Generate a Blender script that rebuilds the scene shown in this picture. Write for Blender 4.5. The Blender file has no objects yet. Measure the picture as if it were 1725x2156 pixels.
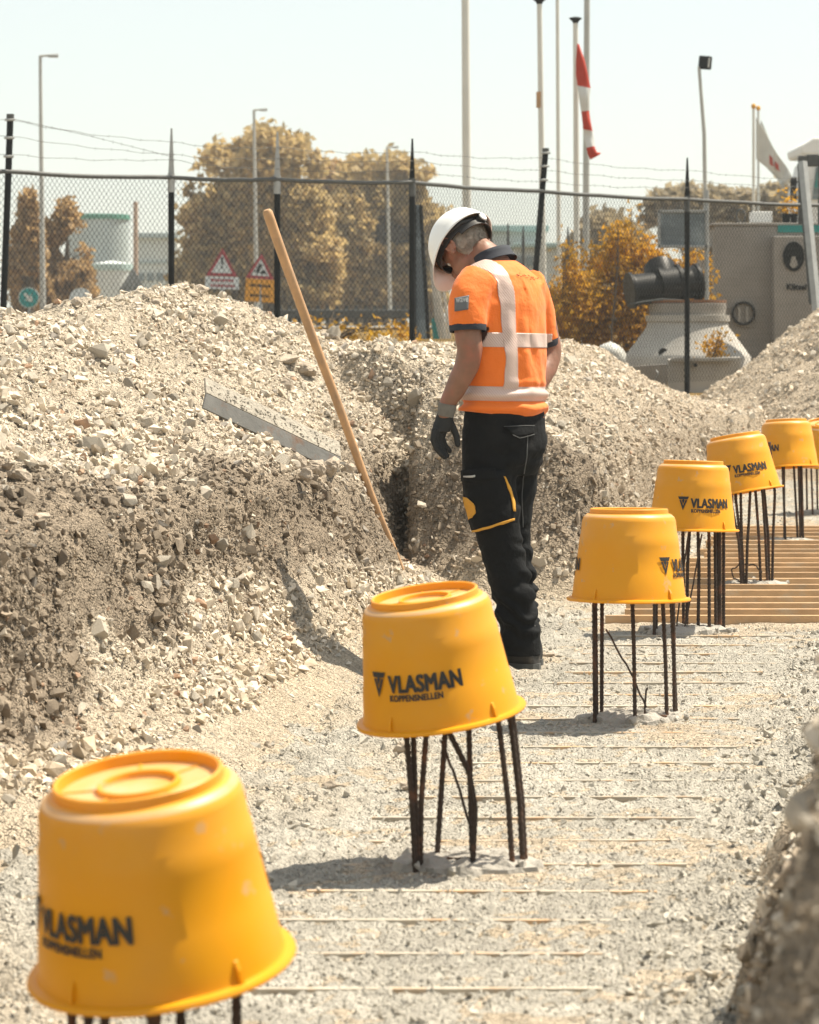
import bpy, bmesh, math, random
import numpy as np
from mathutils import Vector, Matrix, Quaternion
from mathutils.bvhtree import BVHTree

random.seed(7)
RNG = np.random.default_rng(11)
SC = bpy.context.scene
COL = SC.collection
R = math.radians

# ------------------------------------------------------------------ camera, sky, sun, exposure
F, CX, YH, H = 6389.0, 862.5, 720.0, 1.21      # focal length, axis, horizon (in units of a 1725 px wide picture), eye height
cam = bpy.data.cameras.new('camera')
cam_ob = bpy.data.objects.new('camera', cam)
COL.objects.link(cam_ob)
cam_ob.location = (0, 0, H)
cam_ob.rotation_euler = (R(90), 0, 0)
cam.sensor_fit = 'VERTICAL'
cam.sensor_height = 36.0
cam.lens = 36.0 * F / 2156.0
cam.shift_y = -(1078.0 - YH) / 2156.0
cam.clip_start = 0.1
cam.clip_end = 3000
cam.dof.use_dof = True
cam.dof.focus_distance = 11.6
cam.dof.aperture_fstop = 9.0
SC.camera = cam_ob

SUN = Vector((0.47, 0.22, 1.0)).normalized()    # towards the sun
world = bpy.data.worlds.new('World')
SC.world = world
world.use_nodes = True
nt = world.node_tree
bg = nt.nodes['Background']
sky = nt.nodes.new('ShaderNodeTexSky')
sky.sky_type = 'NISHITA'
sky.sun_disc = False
sky.sun_elevation = math.asin(SUN.z)
sky.sun_rotation = math.atan2(SUN.x, SUN.y)
sky.air_density = 1.0
sky.dust_density = 1.0
sky.ozone_density = 1.0
thin = nt.nodes.new('ShaderNodeMix')            # thin even veil of high haze over the whole sky
thin.data_type = 'RGBA'
thin.inputs[0].default_value = 0.62
thin.inputs[7].default_value = (5.0, 5.02, 4.42, 1)
nt.links.new(sky.outputs[0], thin.inputs[6])
nt.links.new(thin.outputs[2], bg.inputs[0])
bg.inputs[1].default_value = 0.102

sl = bpy.data.lights.new('sun', 'SUN')
sl.energy = 5.0
sl.angle = R(0.55)
sl.color = (1.0, 0.90, 0.745)
sun_ob = bpy.data.objects.new('sun', sl)
COL.objects.link(sun_ob)
sun_ob.rotation_euler = SUN.to_track_quat('Z', 'Y').to_euler()
sun_ob.location = (8, 4, 12)

vs = SC.view_settings
vs.view_transform = 'Standard'
vs.look = 'None'
vs.gamma = 1.0
vs.exposure = 0.93
SC.cycles.max_bounces = 6
SC.cycles.transparent_max_bounces = 8
SC.cycles.use_denoising = True

# ------------------------------------------------------------------ helpers
def wp(x, y, d):
    return Vector(((x - CX) / F * d, d, H - (y - YH) / F * d))
def gd(y):
    return F * H / (y - YH)

def tag(o, label=None, cat=None, group=None, kind=None):
    if label: o['label'] = label
    if cat: o['category'] = cat
    if group: o['group'] = group
    if kind: o['kind'] = kind
    return o

def empty(name, loc, label=None, cat=None, group=None):
    o = bpy.data.objects.new(name, None)
    o.empty_display_size = 0.1
    COL.objects.link(o)
    o.location = loc
    return tag(o, label, cat, group)

def np_mesh(name, V, Fc, k):
    """V (n,3), Fc (m,k) all faces with k corners"""
    me = bpy.data.meshes.new(name)
    V = np.ascontiguousarray(V, dtype=np.float32)
    Fc = np.ascontiguousarray(Fc, dtype=np.int32)
    me.vertices.add(len(V)); me.vertices.foreach_set('co', V.ravel())
    me.loops.add(Fc.size); me.loops.foreach_set('vertex_index', Fc.ravel())
    me.polygons.add(len(Fc)); me.polygons.foreach_set('loop_start', np.arange(0, Fc.size, k, dtype=np.int32))
    me.update(calc_edges=True)
    return me

def set_col(me, C, name='col'):
    a = me.attributes.new(name, 'FLOAT_COLOR', 'POINT')
    C4 = np.ones((len(C), 4), np.float32); C4[:, :3] = C
    a.data.foreach_set('color', C4.ravel())

def shade(me, smooth=True):
    me.polygons.foreach_set('use_smooth', np.full(len(me.polygons), smooth, dtype=bool))

def add_ob(name, me, mat, parent=None, loc=None):
    if mat and not me.materials: me.materials.append(mat)
    o = bpy.data.objects.new(name, me)
    COL.objects.link(o)
    if parent: o.parent = parent
    if loc is not None: o.location = loc
    return o

class MB:
    """collects shapes in world coordinates; build() links them as one mesh relative to the parent's place"""
    def __init__(s): s.v = []; s.f = []
    def add(s, V, Fc):
        n = len(s.v)
        s.v += [Vector(p) for p in V]
        s.f += [tuple(i + n for i in f) for f in Fc]
        return s
    def box(s, c, size, M=None):
        hx, hy, hz = size[0] / 2, size[1] / 2, size[2] / 2
        P = [Vector((x, y, z)) for x in (-hx, hx) for y in (-hy, hy) for z in (-hz, hz)]
        if M is not None: P = [M @ p for p in P]
        c = Vector(c)
        return s.add([c + p for p in P], [(0, 1, 3, 2), (4, 6, 7, 5), (0, 4, 5, 1), (2, 3, 7, 6), (0, 2, 6, 4), (1, 5, 7, 3)])
    def tube(s, pts, rad, n=8, cap=True, flat=1.0):
        pts = [Vector(p) for p in pts]
        m = len(pts)
        if not hasattr(rad, '__len__'): rad = [rad] * m
        V = []; Fc = []
        u = None
        for i, p in enumerate(pts):
            t = (pts[min(i + 1, m - 1)] - pts[max(i - 1, 0)])
            t = t.normalized() if t.length > 1e-9 else Vector((0, 0, 1))
            if u is None:
                u = t.cross(Vector((0, 1, 0.01)))
                if u.length < 1e-3: u = t.cross(Vector((1, 0, 0)))
            u = (u - t * u.dot(t)).normalized()
            w = t.cross(u)
            for k in range(n):
                a = 2 * math.pi * k / n
                V.append(p + (u * math.cos(a) + w * (math.sin(a) * flat)) * rad[i])
        for i in range(m - 1):
            for k in range(n):
                k2 = (k + 1) % n
                Fc.append((i * n + k, i * n + k2, (i + 1) * n + k2, (i + 1) * n + k))
        if cap:
            Fc.append(tuple(range(n - 1, -1, -1)))
            Fc.append(tuple((m - 1) * n + k for k in range(n)))
        return s.add(V, Fc)
    def lathe(s, prof, n, M, closed=False):
        """prof: (r, z) list; M: 4x4"""
        V = []; Fc = []
        m = len(prof)
        for (r, z) in prof:
            for k in range(n):
                a = 2 * math.pi * k / n
                V.append(M @ Vector((r * math.cos(a), r * math.sin(a), z)))
        for i in range(m - 1 if not closed else m):
            j = (i + 1) % m
            for k in range(n):
                k2 = (k + 1) % n
                Fc.append((i * n + k, i * n + k2, j * n + k2, j * n + k))
        return s.add(V, Fc)
    def loft(s, rings, n=24, cap=True):
        """rings: (centre, axis1, axis2) with the axes carrying their half widths"""
        V = []; Fc = []
        m = len(rings)
        for c, a1, a2 in rings:
            c = Vector(c); a1 = Vector(a1); a2 = Vector(a2)
            for k in range(n):
                a = 2 * math.pi * k / n
                V.append(c + a1 * math.cos(a) + a2 * math.sin(a))
        for i in range(m - 1):
            for k in range(n):
                k2 = (k + 1) % n
                Fc.append((i * n + k, i * n + k2, (i + 1) * n + k2, (i + 1) * n + k))
        if cap:
            Fc.append(tuple(range(n - 1, -1, -1)))
            Fc.append(tuple((m - 1) * n + k for k in range(n)))
        return s.add(V, Fc)
    def prism(s, poly, depth, M):
        """poly: (x, z) outline in the local xz plane, thickness along local y"""
        n = len(poly)
        V = [M @ Vector((x, -depth / 2, z)) for x, z in poly] + [M @ Vector((x, depth / 2, z)) for x, z in poly]
        Fc = [tuple(range(n)), tuple(range(2 * n - 1, n - 1, -1))]
        for k in range(n):
            k2 = (k + 1) % n
            Fc.append((k2, k, k + n, k2 + n))
        return s.add(V, Fc)
    def mesh(s, name, origin=(0, 0, 0), smooth=False, fix=True):
        me = bpy.data.meshes.new(name)
        o = Vector(origin)
        me.from_pydata([tuple(p - o) for p in s.v], [], s.f)
        if fix:
            bm = bmesh.new(); bm.from_mesh(me)
            bmesh.ops.recalc_face_normals(bm, faces=bm.faces)
            bm.to_mesh(me); bm.free()
        if smooth: shade(me, True)
        me.update()
        return me
    def build(s, name, mat, parent=None, smooth=False, bevel=0, loc=None, sharp=True):
        if parent is not None:
            o0 = parent.location.copy()
            if parent.parent is not None: o0 = o0 + parent.parent.location
        else:
            o0 = Vector(loc) if loc is not None else Vector((0, 0, 0))
        me = s.mesh(name, o0, smooth)
        o = add_ob(name, me, mat, parent, None if parent is not None else o0)
        if bevel:
            b = o.modifiers.new('bevel', 'BEVEL'); b.width = bevel; b.segments = 2; b.limit_method = 'ANGLE'
        if smooth and sharp:
            try: me.set_sharp_from_angle(angle=R(40))
            except Exception: pass
        return o

def basis(u, v, w, o=(0, 0, 0)):
    """4x4 with columns u, v, w"""
    M = Matrix.Identity(4)
    for i, c in enumerate((u, v, w, o)):
        for r in range(3): M[r][i] = c[r]
    return M

# value noise -----------------------------------------------------
def _h(ix, iy, iz, seed):
    n = (ix * 374761393 + iy * 668265263 + iz * 2147483647 + seed * 974634777) & 0xffffffff
    n = ((n ^ (n >> 13)) * 1274126177) & 0xffffffff
    n = (n ^ (n >> 16)) & 0xffffffff
    return n.astype(np.float64) / 4294967295.0
def vnoise(x, y, z=None, seed=0):
    x = np.asarray(x, float); y = np.asarray(y, float)
    z = np.zeros_like(x) if z is None else np.asarray(z, float)
    ix, iy, iz = np.floor(x).astype(np.int64), np.floor(y).astype(np.int64), np.floor(z).astype(np.int64)
    fx, fy, fz = x - ix, y - iy, z - iz
    fx = fx * fx * (3 - 2 * fx); fy = fy * fy * (3 - 2 * fy); fz = fz * fz * (3 - 2 * fz)
    def c(a, b, d): return _h(ix + a, iy + b, iz + d, seed)
    x00 = c(0, 0, 0) * (1 - fx) + c(1, 0, 0) * fx
    x10 = c(0, 1, 0) * (1 - fx) + c(1, 1, 0) * fx
    x01 = c(0, 0, 1) * (1 - fx) + c(1, 0, 1) * fx
    x11 = c(0, 1, 1) * (1 - fx) + c(1, 1, 1) * fx
    return ((x00 * (1 - fy) + x10 * fy) * (1 - fz) + (x01 * (1 - fy) + x11 * fy) * fz) * 2 - 1
def fbm(x, y, z=None, oct=4, seed=0, gain=0.5):
    s = 0; a = 1.0; t = 0
    for o in range(oct):
        k = 2.03 ** o
        s = s + a * vnoise(np.asarray(x) * k, np.asarray(y) * k, None if z is None else np.asarray(z) * k, seed + o * 17)
        t += a; a *= gain
    return s / t
def sstep(a, b, x):
    t = np.clip((x - a) / (b - a), 0, 1)
    return t * t * (3 - 2 * t)

# materials --------------------------------------------------------
def pm(name, base, rough=0.75, var=0.12, scale=8.0, bump=0.0, bscale=60.0, metal=0.0, col2=None, fac2=(0.45, 0.6), scale2=5.0,
       attr=None, rnd=0.0, spec=0.5, trans=0.0, coords='Object', sheen=0.0, bdist=0.01, detail=6.0, clod=()):
    m = bpy.data.materials.new(name)
    m.use_nodes = True
    n = m.node_tree.nodes; l = m.node_tree.links
    b = n['Principled BSDF']
    b.inputs['Roughness'].default_value = rough
    b.inputs['Metallic'].default_value = metal
    b.inputs['Specular IOR Level'].default_value = spec
    if sheen: b.inputs['Sheen Weight'].default_value = sheen
    tc = n.new('ShaderNodeTexCoord')
    co = tc.outputs[coords]
    rgb = n.new('ShaderNodeRGB'); rgb.outputs[0].default_value = (*base, 1)
    cur = rgb.outputs[0]
    if attr:
        at = n.new('ShaderNodeAttribute'); at.attribute_name = attr
        cur = at.outputs['Color']
    if col2 is not None:
        t = n.new('ShaderNodeTexNoise'); t.inputs['Scale'].default_value = scale2; t.inputs['Detail'].default_value = 8; t.inputs['Roughness'].default_value = 0.65
        l.new(co, t.inputs['Vector'])
        mr = n.new('ShaderNodeMapRange'); mr.inputs[1].default_value = fac2[0]; mr.inputs[2].default_value = fac2[1]
        l.new(t.outputs['Fac'], mr.inputs[0])
        mx = n.new('ShaderNodeMix'); mx.data_type = 'RGBA'
        l.new(mr.outputs[0], mx.inputs[0]); l.new(cur, mx.inputs[6]); mx.inputs[7].default_value = (*col2, 1)
        cur = mx.outputs[2]
    if var:
        t = n.new('ShaderNodeTexNoise'); t.inputs['Scale'].default_value = scale; t.inputs['Detail'].default_value = detail
        l.new(co, t.inputs['Vector'])
        mr = n.new('ShaderNodeMapRange'); mr.inputs[1].default_value = 0.25; mr.inputs[2].default_value = 0.75
        mr.inputs[3].default_value = 1 - var; mr.inputs[4].default_value = 1 + var
        l.new(t.outputs['Fac'], mr.inputs[0])
        hs = n.new('ShaderNodeHueSaturation'); l.new(cur, hs.inputs['Color']); l.new(mr.outputs[0], hs.inputs['Value'])
        cur = hs.outputs[0]
    if rnd:
        oi = n.new('ShaderNodeObjectInfo')
        mr = n.new('ShaderNodeMapRange'); mr.inputs[3].default_value = 1 - rnd; mr.inputs[4].default_value = 1 + rnd
        l.new(oi.outputs['Random'], mr.inputs[0])
        hs = n.new('ShaderNodeHueSaturation'); l.new(cur, hs.inputs['Color']); l.new(mr.outputs[0], hs.inputs['Value'])
        cur = hs.outputs[0]
    l.new(cur, b.inputs['Base Color'])
    if bump:
        t = n.new('ShaderNodeTexNoise'); t.inputs['Scale'].default_value = bscale; t.inputs['Detail'].default_value = 8; t.inputs['Roughness'].default_value = 0.6
        l.new(co, t.inputs['Vector'])
        bp = n.new('ShaderNodeBump'); bp.inputs['Strength'].default_value = bump; bp.inputs['Distance'].default_value = bdist
        l.new(t.outputs['Fac'], bp.inputs['Height']); l.new(bp.outputs[0], b.inputs['Normal'])
    if clod:
        nb_ = b.inputs['Normal'].links[0].from_socket
        for sc_, st_, di_ in clod:
            t = n.new('ShaderNodeTexVoronoi'); t.inputs['Scale'].default_value = sc_; t.feature = 'F1'; t.inputs['Randomness'].default_value = 1
            l.new(co, t.inputs['Vector'])
            bp = n.new('ShaderNodeBump'); bp.inputs['Strength'].default_value = st_; bp.inputs['Distance'].default_value = di_; bp.invert = True
            l.new(t.outputs['Distance'], bp.inputs['Height']); l.new(nb_, bp.inputs['Normal']); nb_ = bp.outputs[0]
        l.new(nb_, b.inputs['Normal'])
    if trans:
        out = n['Material Output']
        tr = n.new('ShaderNodeBsdfTranslucent'); l.new(cur, tr.inputs[0])
        ms = n.new('ShaderNodeMixShader'); ms.inputs[0].default_value = trans
        l.new(b.outputs[0], ms.inputs[1]); l.new(tr.outputs[0], ms.inputs[2]); l.new(ms.outputs[0], out.inputs[0])
    return m

M = {}
M['soil'] = pm('soil', (.4, .33, .25), 0.95, .28, 34, .9, 90, attr='col', spec=.15, bdist=.012, clod=((48, .9, .025), (130, .9, .012)))
M['gravel'] = pm('gravel', (.4, .33, .25), 0.9, .22, 45, .5, 160, attr='col', spec=.2, bdist=.004)
M['stone'] = pm('stone', (.50, .45, .37), 0.9, .2, 30, .8, 70, rnd=.28, spec=.2, bdist=.006)
M['boulder'] = pm('boulder', (.40, .34, .27), 0.95, .25, 14, .9, 40, spec=.15, bdist=.015)
M['bed'] = pm('bed', (.36, .335, .285), 0.95, .20, 26, .9, 120, attr='col', spec=.12, bdist=.008, clod=((55, .7, .014), (140, .9, .010)))
M['lath'] = pm('lath', (.47, .31, .175), 0.8, .18, 12, .2, 60, col2=(.41, .365, .29), fac2=(.40, .52), scale2=5, rnd=.12)
M['board'] = pm('board', (.50, .325, .175), 0.8, .16, 12, .2, 60, col2=(.43, .345, .24), fac2=(.52, .68), scale2=7, rnd=.14)
M['plastic'] = None
M['print'] = pm('print', (.022, .022, .02), .6, .25, 60)
M['rebar'] = pm('rebar', (.055, .038, .028), .8, .35, 30, .4, 200, col2=(.17, .075, .036), fac2=(.52, .72), scale2=14, metal=.15, rnd=.2)
M['pilehead'] = pm('pilehead', (.36, .34, .30), .95, .22, 20, .9, 60)
M['darkmetal'] = pm('darkmetal', (.010, .012, .013), .6, .2, 8, .05, 80, spec=.15)
M['rail'] = pm('rail', (.062, .066, .063), .6, .25, 20, .2, 120)
M['galv'] = pm('galv', (.33, .34, .33), .55, .15, 12, metal=.3)
M['wire'] = pm('wire', (.028, .031, .031), .6, .1, 5, spec=.2)
M['barb'] = pm('barb', (.10, .095, .085), .7, .2, 10)
M['pole'] = pm('pole', (.62, .62, .57), .5, .07, 2)
M['polegrey'] = pm('polegrey', (.40, .41, .39), .6, .1, 3)
M['wood'] = pm('wood', (.45, .27, .135), .65, .16, 16, .15, 60, col2=(.36, .23, .13), fac2=(.5, .7), scale2=10)
M['steelcrust'] = pm('steelcrust', (.36, .33, .275), .95, .15, 20, 1.0, 55, bdist=.012)
M['steelblue'] = pm('steelblue', (.17, .17, .16), .7, .2, 12, .2, 60, col2=(.20, .105, .055), fac2=(.56, .72), scale2=9)
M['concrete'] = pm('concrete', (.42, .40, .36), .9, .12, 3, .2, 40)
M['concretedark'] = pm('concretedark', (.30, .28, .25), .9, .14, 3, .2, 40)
M['teal'] = pm('teal', (.015, .21, .19), .6, .08, 4)
M['black'] = pm('black', (.006, .007, .0075), .45, .2, 6, spec=.25)
M['blackmatt'] = pm('blackmatt', (.012, .014, .015), .8, .2, 6, spec=.15)
M['white'] = pm('white', (.72, .72, .69), .5, .05, 3)
M['whiteplastic'] = pm('whiteplastic', (.80, .80, .77), .35, .04, 6, rnd=0)
M['redsign'] = pm('redsign', (.30, .035, .04), .5, .1, 5)
M['signwhite'] = pm('signwhite', (.55, .55, .51), .5, .08, 5)
M['signyellow'] = pm('signyellow', (.62, .27, .015), .5, .08, 5)
M['signblue'] = pm('signblue', (.02, .25, .24), .5, .08, 5)
M['signgrey'] = pm('signgrey', (.25, .27, .27), .6, .1, 5)

# ------------------------------------------------------------------ terrain
SL = 0.18                                     # the trench runs along (SL, 1)
def piece(a, A, Z):
    """piecewise linear in a; A descending list of arrays"""
    z = np.where(a >= A[0], Z[0], Z[-1])
    for i in range(len(A) - 1):
        hi, lo = A[i], A[i + 1]
        t = np.clip((hi - a) / np.maximum(hi - lo, 1e-6), 0, 1)
        m = (a < hi) & (a >= lo)
        z = np.where(m, Z[i] * (1 - t) + Z[i + 1] * t, z)
    return z
def crest_table(pts, ah):
    T = []
    for x, y in pts:
        k = (x - CX) / F
        d = -ah / (SL - k)
        T.append((d, H - (y - YH) / F * d))
    T.sort()
    return np.array(T)
CA = crest_table([(-700, 690), (-200, 676), (0, 664), (60, 662), (120, 664), (160, 648), (230, 634), (290, 632), (340, 612), (390, 607),
                  (440, 615), (500, 636), (560, 664), (620, 688), (700, 722), (800, 745)], -3.9)
CB = crest_table([(500, 760), (640, 722), (690, 718), (750, 722), (800, 716), (860, 722), (950, 728), (1150, 722), (1200, 716), (1250, 730), (1290, 758),
                  (1330, 805), (1370, 850), (1420, 855)], -3.0)
def ground_out(x, y):
    """land beyond the fence"""
    base = 1.20 - 0.58 * sstep(0.9, 2.2, x * 31 / np.maximum(y, 20)) * (1 - sstep(36, 60, y))
    return base + 0.0085 * np.clip(y - 31, 0, 90) + 0.0012 * np.clip(y - 121, 0, 300)
def terrain_z(x, y):
    a0 = x - SL * y
    wob = 0.045 * fbm(x * 0.9, y * 0.9, seed=3) + 0.05 * fbm(x * 3.1, y * 3.1, seed=4)
    a = a0 + wob * 0.8
    go = ground_out(x, y)
    # near bank and heap
    zc = np.interp(y, CA[:, 0], CA[:, 1])
    toe = np.interp(y, [4, 7.0, 8.6, 10.5, 12.6, 13.4], [-2.25, -2.25, -1.98, -2.08, -2.30, -2.40])
    fl = -0.07 + 0 * a
    Zf = fl
    A = [toe + 0.10, toe, toe * .45 + (-2.40) * .55, -2.40 + 0 * a, -2.53 + 0 * a, -2.60 + 0 * a, -2.72 + 0 * a, -3.2 + 0 * a, -3.62 + 0 * a, -3.9 + 0 * a, -4.3 + 0 * a, -5.2 + 0 * a, -6.5 + 0 * a]
    Z = [fl, 0.0 + fl * 0, 0.10 + fl * 0, 0.20 + fl * 0, 0.46 + fl * 0, 0.64 + fl * 0, 0.72 + fl * 0, 0.72 + (zc - 0.72) * .44, 0.72 + (zc - 0.72) * .83, zc, zc - .12, (zc + go) / 2 - .05, go]
    zA = piece(a, A, Z)
    # notch
    nz = piece(a, [-2.05 + 0 * a, -2.3 + 0 * a, -2.66 + 0 * a, -2.80 + 0 * a, -2.95 + 0 * a, -3.2 + 0 * a], [fl, .05 + fl * 0, .24 + fl * 0, .68 + fl * 0, .84 + fl * 0, zA * 0 + 9])
    yj = y + 0.06 * fbm(x * 4, y * 2, seed=8)
    inn = sstep(13.22, 13.36, yj) * (1 - sstep(15.2, 15.7, yj))
    zA = zA * (1 - inn) + np.minimum(zA, nz) * inn
    # far bank and heap
    zb = np.interp(y, CB[:, 0], CB[:, 1])
    Ab = [-1.58 + 0 * a, -1.66 + 0 * a, -1.72 + 0 * a, -1.78 + 0 * a, -1.92 + 0 * a, -2.4 + 0 * a, -3.0 + 0 * a, -3.5 + 0 * a, -4.4 + 0 * a]
    Zb = [fl, .06 + fl * 0, .34 + fl * 0, .62 + fl * 0, .74 + fl * 0 - .18 * sstep(19, 25, y), .74 - .18 * sstep(19, 25, y) + (zb - .74 + .18 * sstep(19, 25, y)) * (.55 - .22 * sstep(18, 25, y)), zb, zb - .12, go - .05]
    zB = piece(a, Ab, Zb)
    front = sstep(13.95, 14.62, y + 0.10 * fbm(x * 3, x * 0 + 7, seed=5))
    zB = fl + (zB - fl) * front
    zB = np.where(y < 13.6, fl, zB)
    slot = sstep(-2.65, -2.56, a0 + .05 * fbm(y * 3, x * 0 + 3, seed=14)) * (1 - sstep(15.2, 15.7, y)) + sstep(15.2, 15.7, y)
    zB = fl + (zB - fl) * slot
    z = np.where(y < 13.9, zA, np.maximum(zA * (1 - sstep(22, 27, y)), zB))
    # far end of the trench
    ze = np.interp(y + 0.5 * fbm(x * .8, y * .8, seed=6), [26.2, 27.4, 28.6, 30.5], [-.07, .28, .50, .62])
    z = np.where(y > 25, np.maximum(z, np.minimum(ze, 2)), z)
    # heap on the right by the fence
    rr = np.sqrt((x - 5.82) ** 2 + ((y - 29.6) * .9) ** 2)
    zh = 2.86 - 0.75 * rr + 0.10 * fbm(x * 1.3, y * 1.3, seed=9)
    z = np.maximum(z, np.where(y > 24, zh, -1))
    # near right bank
    at = np.interp(y, [3, 4.3, 5.2, 8.2, 9.4, 10], [-.255, -.255, -.38, -.44, 0.6, 1.6]) + 0.5 * wob + .05 * fbm(x * 6, y * 6, seed=12)
    hr_ = np.interp(y, [2.65, 2.9, 4.25, 4.8, 5.6, 6.5, 8, 9.4], [.0, .96, .93, .50, .34, .24, .16, .08])
    zr = piece(-a0, [-at + .02, -at, -at - .06, -at - .13, -at - .4, -at - 1.4], [fl, .02 + fl * 0, .45 * hr_, .80 * hr_, .95 * hr_, 1.05 * np.maximum(hr_, .5 * sstep(2.7, 3, y))])
    zr = np.where(a0 > at, zr, fl)
    z = np.maximum(z, zr)
    # beyond
    t = sstep(30.2, 32.5, y)
    z = z * (1 - t) + np.maximum(go, np.where(y < 36, zh, -1)) * t
    far_r = sstep(1.4, 4.5, a0) * (1 - sstep(28, 33, y))
    z = np.maximum(z, far_r * .7)
    return z, a0
def heap_mask(x, y, z, a0):
    return sstep(0.05, .25, z) * (1 - sstep(30.5, 32.5, y))
def rough(x, y, z, a0):
    k = heap_mask(x, y, z, a0)
    n = 0.050 * fbm(x * 2.3, y * 2.3, z * 2.3, oct=3, seed=21) + 0.046 * fbm(x * 8, y * 8, z * 8, oct=3, seed=22) + 0.017 * fbm(x * 30, y * 30, z * 30, oct=2, seed=23)
    return n * (0.25 + 0.75 * k)
def soil_col(x, y, z, a0):
    """real soil kinds: pale crushed rubble, brown damp loam in the cut, pale yellow sand at the foot"""
    n = fbm(x * 1.6, y * 1.6, z * 2.2, oct=4, seed=31)
    n2 = fbm(x * 7, y * 7, z * 7, oct=3, seed=32)
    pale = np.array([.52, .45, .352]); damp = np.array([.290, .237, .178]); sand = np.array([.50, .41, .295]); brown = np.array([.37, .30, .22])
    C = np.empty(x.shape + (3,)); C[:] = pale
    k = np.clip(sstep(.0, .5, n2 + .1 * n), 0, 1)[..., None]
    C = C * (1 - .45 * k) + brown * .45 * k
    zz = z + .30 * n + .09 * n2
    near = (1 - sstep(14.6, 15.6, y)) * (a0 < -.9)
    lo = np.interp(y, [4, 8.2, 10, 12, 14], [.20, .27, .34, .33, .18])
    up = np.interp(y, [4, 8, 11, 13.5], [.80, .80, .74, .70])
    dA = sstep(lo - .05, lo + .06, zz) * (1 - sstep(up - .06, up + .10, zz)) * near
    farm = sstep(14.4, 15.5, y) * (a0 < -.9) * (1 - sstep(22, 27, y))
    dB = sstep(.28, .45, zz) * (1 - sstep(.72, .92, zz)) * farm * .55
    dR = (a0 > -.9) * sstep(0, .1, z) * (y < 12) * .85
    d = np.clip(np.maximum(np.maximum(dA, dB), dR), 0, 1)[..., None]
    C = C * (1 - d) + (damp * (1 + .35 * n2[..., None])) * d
    s = ((1 - sstep(.12, .28, z + .05 * n2)) * (1 - sstep(28, 30, y)) * (.5 + .5 * sstep(-.2, .3, n)))[..., None] * (1 - d)
    C = C * (1 - .75 * s) + sand * .75 * s
    fr = sstep(15, 17, y)[..., None] * .4 * (1 - d)
    C = C * (1 - fr) + np.array([.50, .40, .29]) * fr
    g = sstep(31.5, 33, y)[..., None]
    grass = np.array([.26, .17, .06]) * (1 + .5 * n2[..., None])
    C = C * (1 - g) + grass * g
    return C, d[..., 0]

u_f = np.arange(-.185, .1851, .00108)
u_c = np.array([.2, .22, .26, .32, .42, .6, .9, 1.5, 2.4])
U = np.concatenate([-u_c[::-1], u_f, u_c])
ys = [-6.5, -4, -2, 0, 1, 2, 2.4]
y = 2.55
while y < 35: ys.append(y); y += .0026 * (y + 1.5)
while y < 400: ys.append(y); y *= 1.05
Y = np.array(ys)
UU, YY = np.meshgrid(U, Y)
XX = UU * (YY + 8)
ZZ, AA = terrain_z(XX, YY)
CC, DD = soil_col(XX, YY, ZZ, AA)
ZZ = ZZ + np.where(YY < 34, rough(XX, YY, ZZ, AA), 0)
# sideways roughness so that the cut face is uneven too
XX = XX + np.where(YY < 34, heap_mask(XX, YY, ZZ, AA) * (0.035 * fbm(YY * 5, ZZ * 9, XX * 2, oct=3, seed=41) + .022 * fbm(YY * 24, ZZ * 30, XX * 6, oct=2, seed=42)), 0)
nr, nc = XX.shape
idx = np.arange(nr * nc).reshape(nr, nc)
quads = np.stack([idx[:-1, :-1], idx[:-1, 1:], idx[1:, 1:], idx[1:, :-1]], -1).reshape(-1, 4)
TV = np.stack([XX, YY, ZZ], -1).reshape(-1, 3)
me = np_mesh('terrain', TV, quads, 4)
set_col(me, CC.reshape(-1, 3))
shade(me, True)
terrain = add_ob('terrain', me, M['soil'])
tag(terrain, 'pale rubble heaps, cut brown soil banks and the land behind them', 'ground', kind='structure')

# ------------------------------------------------------------------ concrete bed in the trench
def bed_z(x, y):
    a = x - SL * y
    n = .007 * fbm(x * 9, y * 7, oct=3, seed=51) + .013 * np.abs(fbm(x * 26, y * 20, oct=2, seed=52)) + .010 * fbm(x * 55, y * 42, oct=2, seed=53)
    edge = sstep(-.66, -.45, a) + (1 - sstep(-1.75, -1.45, a))
    n = n * (1 + 1.0 * edge) + edge * .022 * np.maximum(fbm(x * 11, y * 9, oct=2, seed=54), -.2)
    low = sstep(12.55, 13.1, y) * (1 - sstep(19.6, 20.4, y)) * sstep(-1.52, -1.46, a) * (1 - sstep(-.5, -.35, a))
    return n - .042 * low
ua = np.arange(-2.45, 1.5, .0155)
yb = [2.2]
while yb[-1] < 28.5: yb.append(yb[-1] + .0029 * (yb[-1] + 1))
AA2, YB = np.meshgrid(ua, np.array(yb))
AA2 = -1.04 + (AA2 + 1.04) * (.62 + .38 * np.clip(YB / 12, 0, 2.2) ** .7)
XB = AA2 + SL * YB
ZB = bed_z(XB, YB)
nb = fbm(XB * 3, YB * 3, oct=4, seed=55)[..., None]; nb2 = fbm(XB * 18, YB * 14, oct=3, seed=56)[..., None]
bc = np.array([.415, .390, .335]) * (1 + .16 * nb + .22 * nb2)
sandy = sstep(-.15, .35, fbm(XB * 1.3, YB * 1.0, oct=3, seed=57)) * (1 - sstep(-1.62, -1.45, XB - SL * YB))
bc = bc * (1 - sandy[..., None] * .5) + np.array([.49, .40, .285]) * sandy[..., None] * .5
nr, nc = XB.shape
idx = np.arange(nr * nc).reshape(nr, nc)
quads = np.stack([idx[:-1, :-1], idx[:-1, 1:], idx[1:, 1:], idx[1:, :-1]], -1).reshape(-1, 4)
me = np_mesh('concrete_bed', np.stack([XB, YB, ZB], -1).reshape(-1, 3), quads, 4)
set_col(me, bc.reshape(-1, 3)); shade(me, True)
bed = add_ob('concrete_bed', me, M['bed'])
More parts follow.
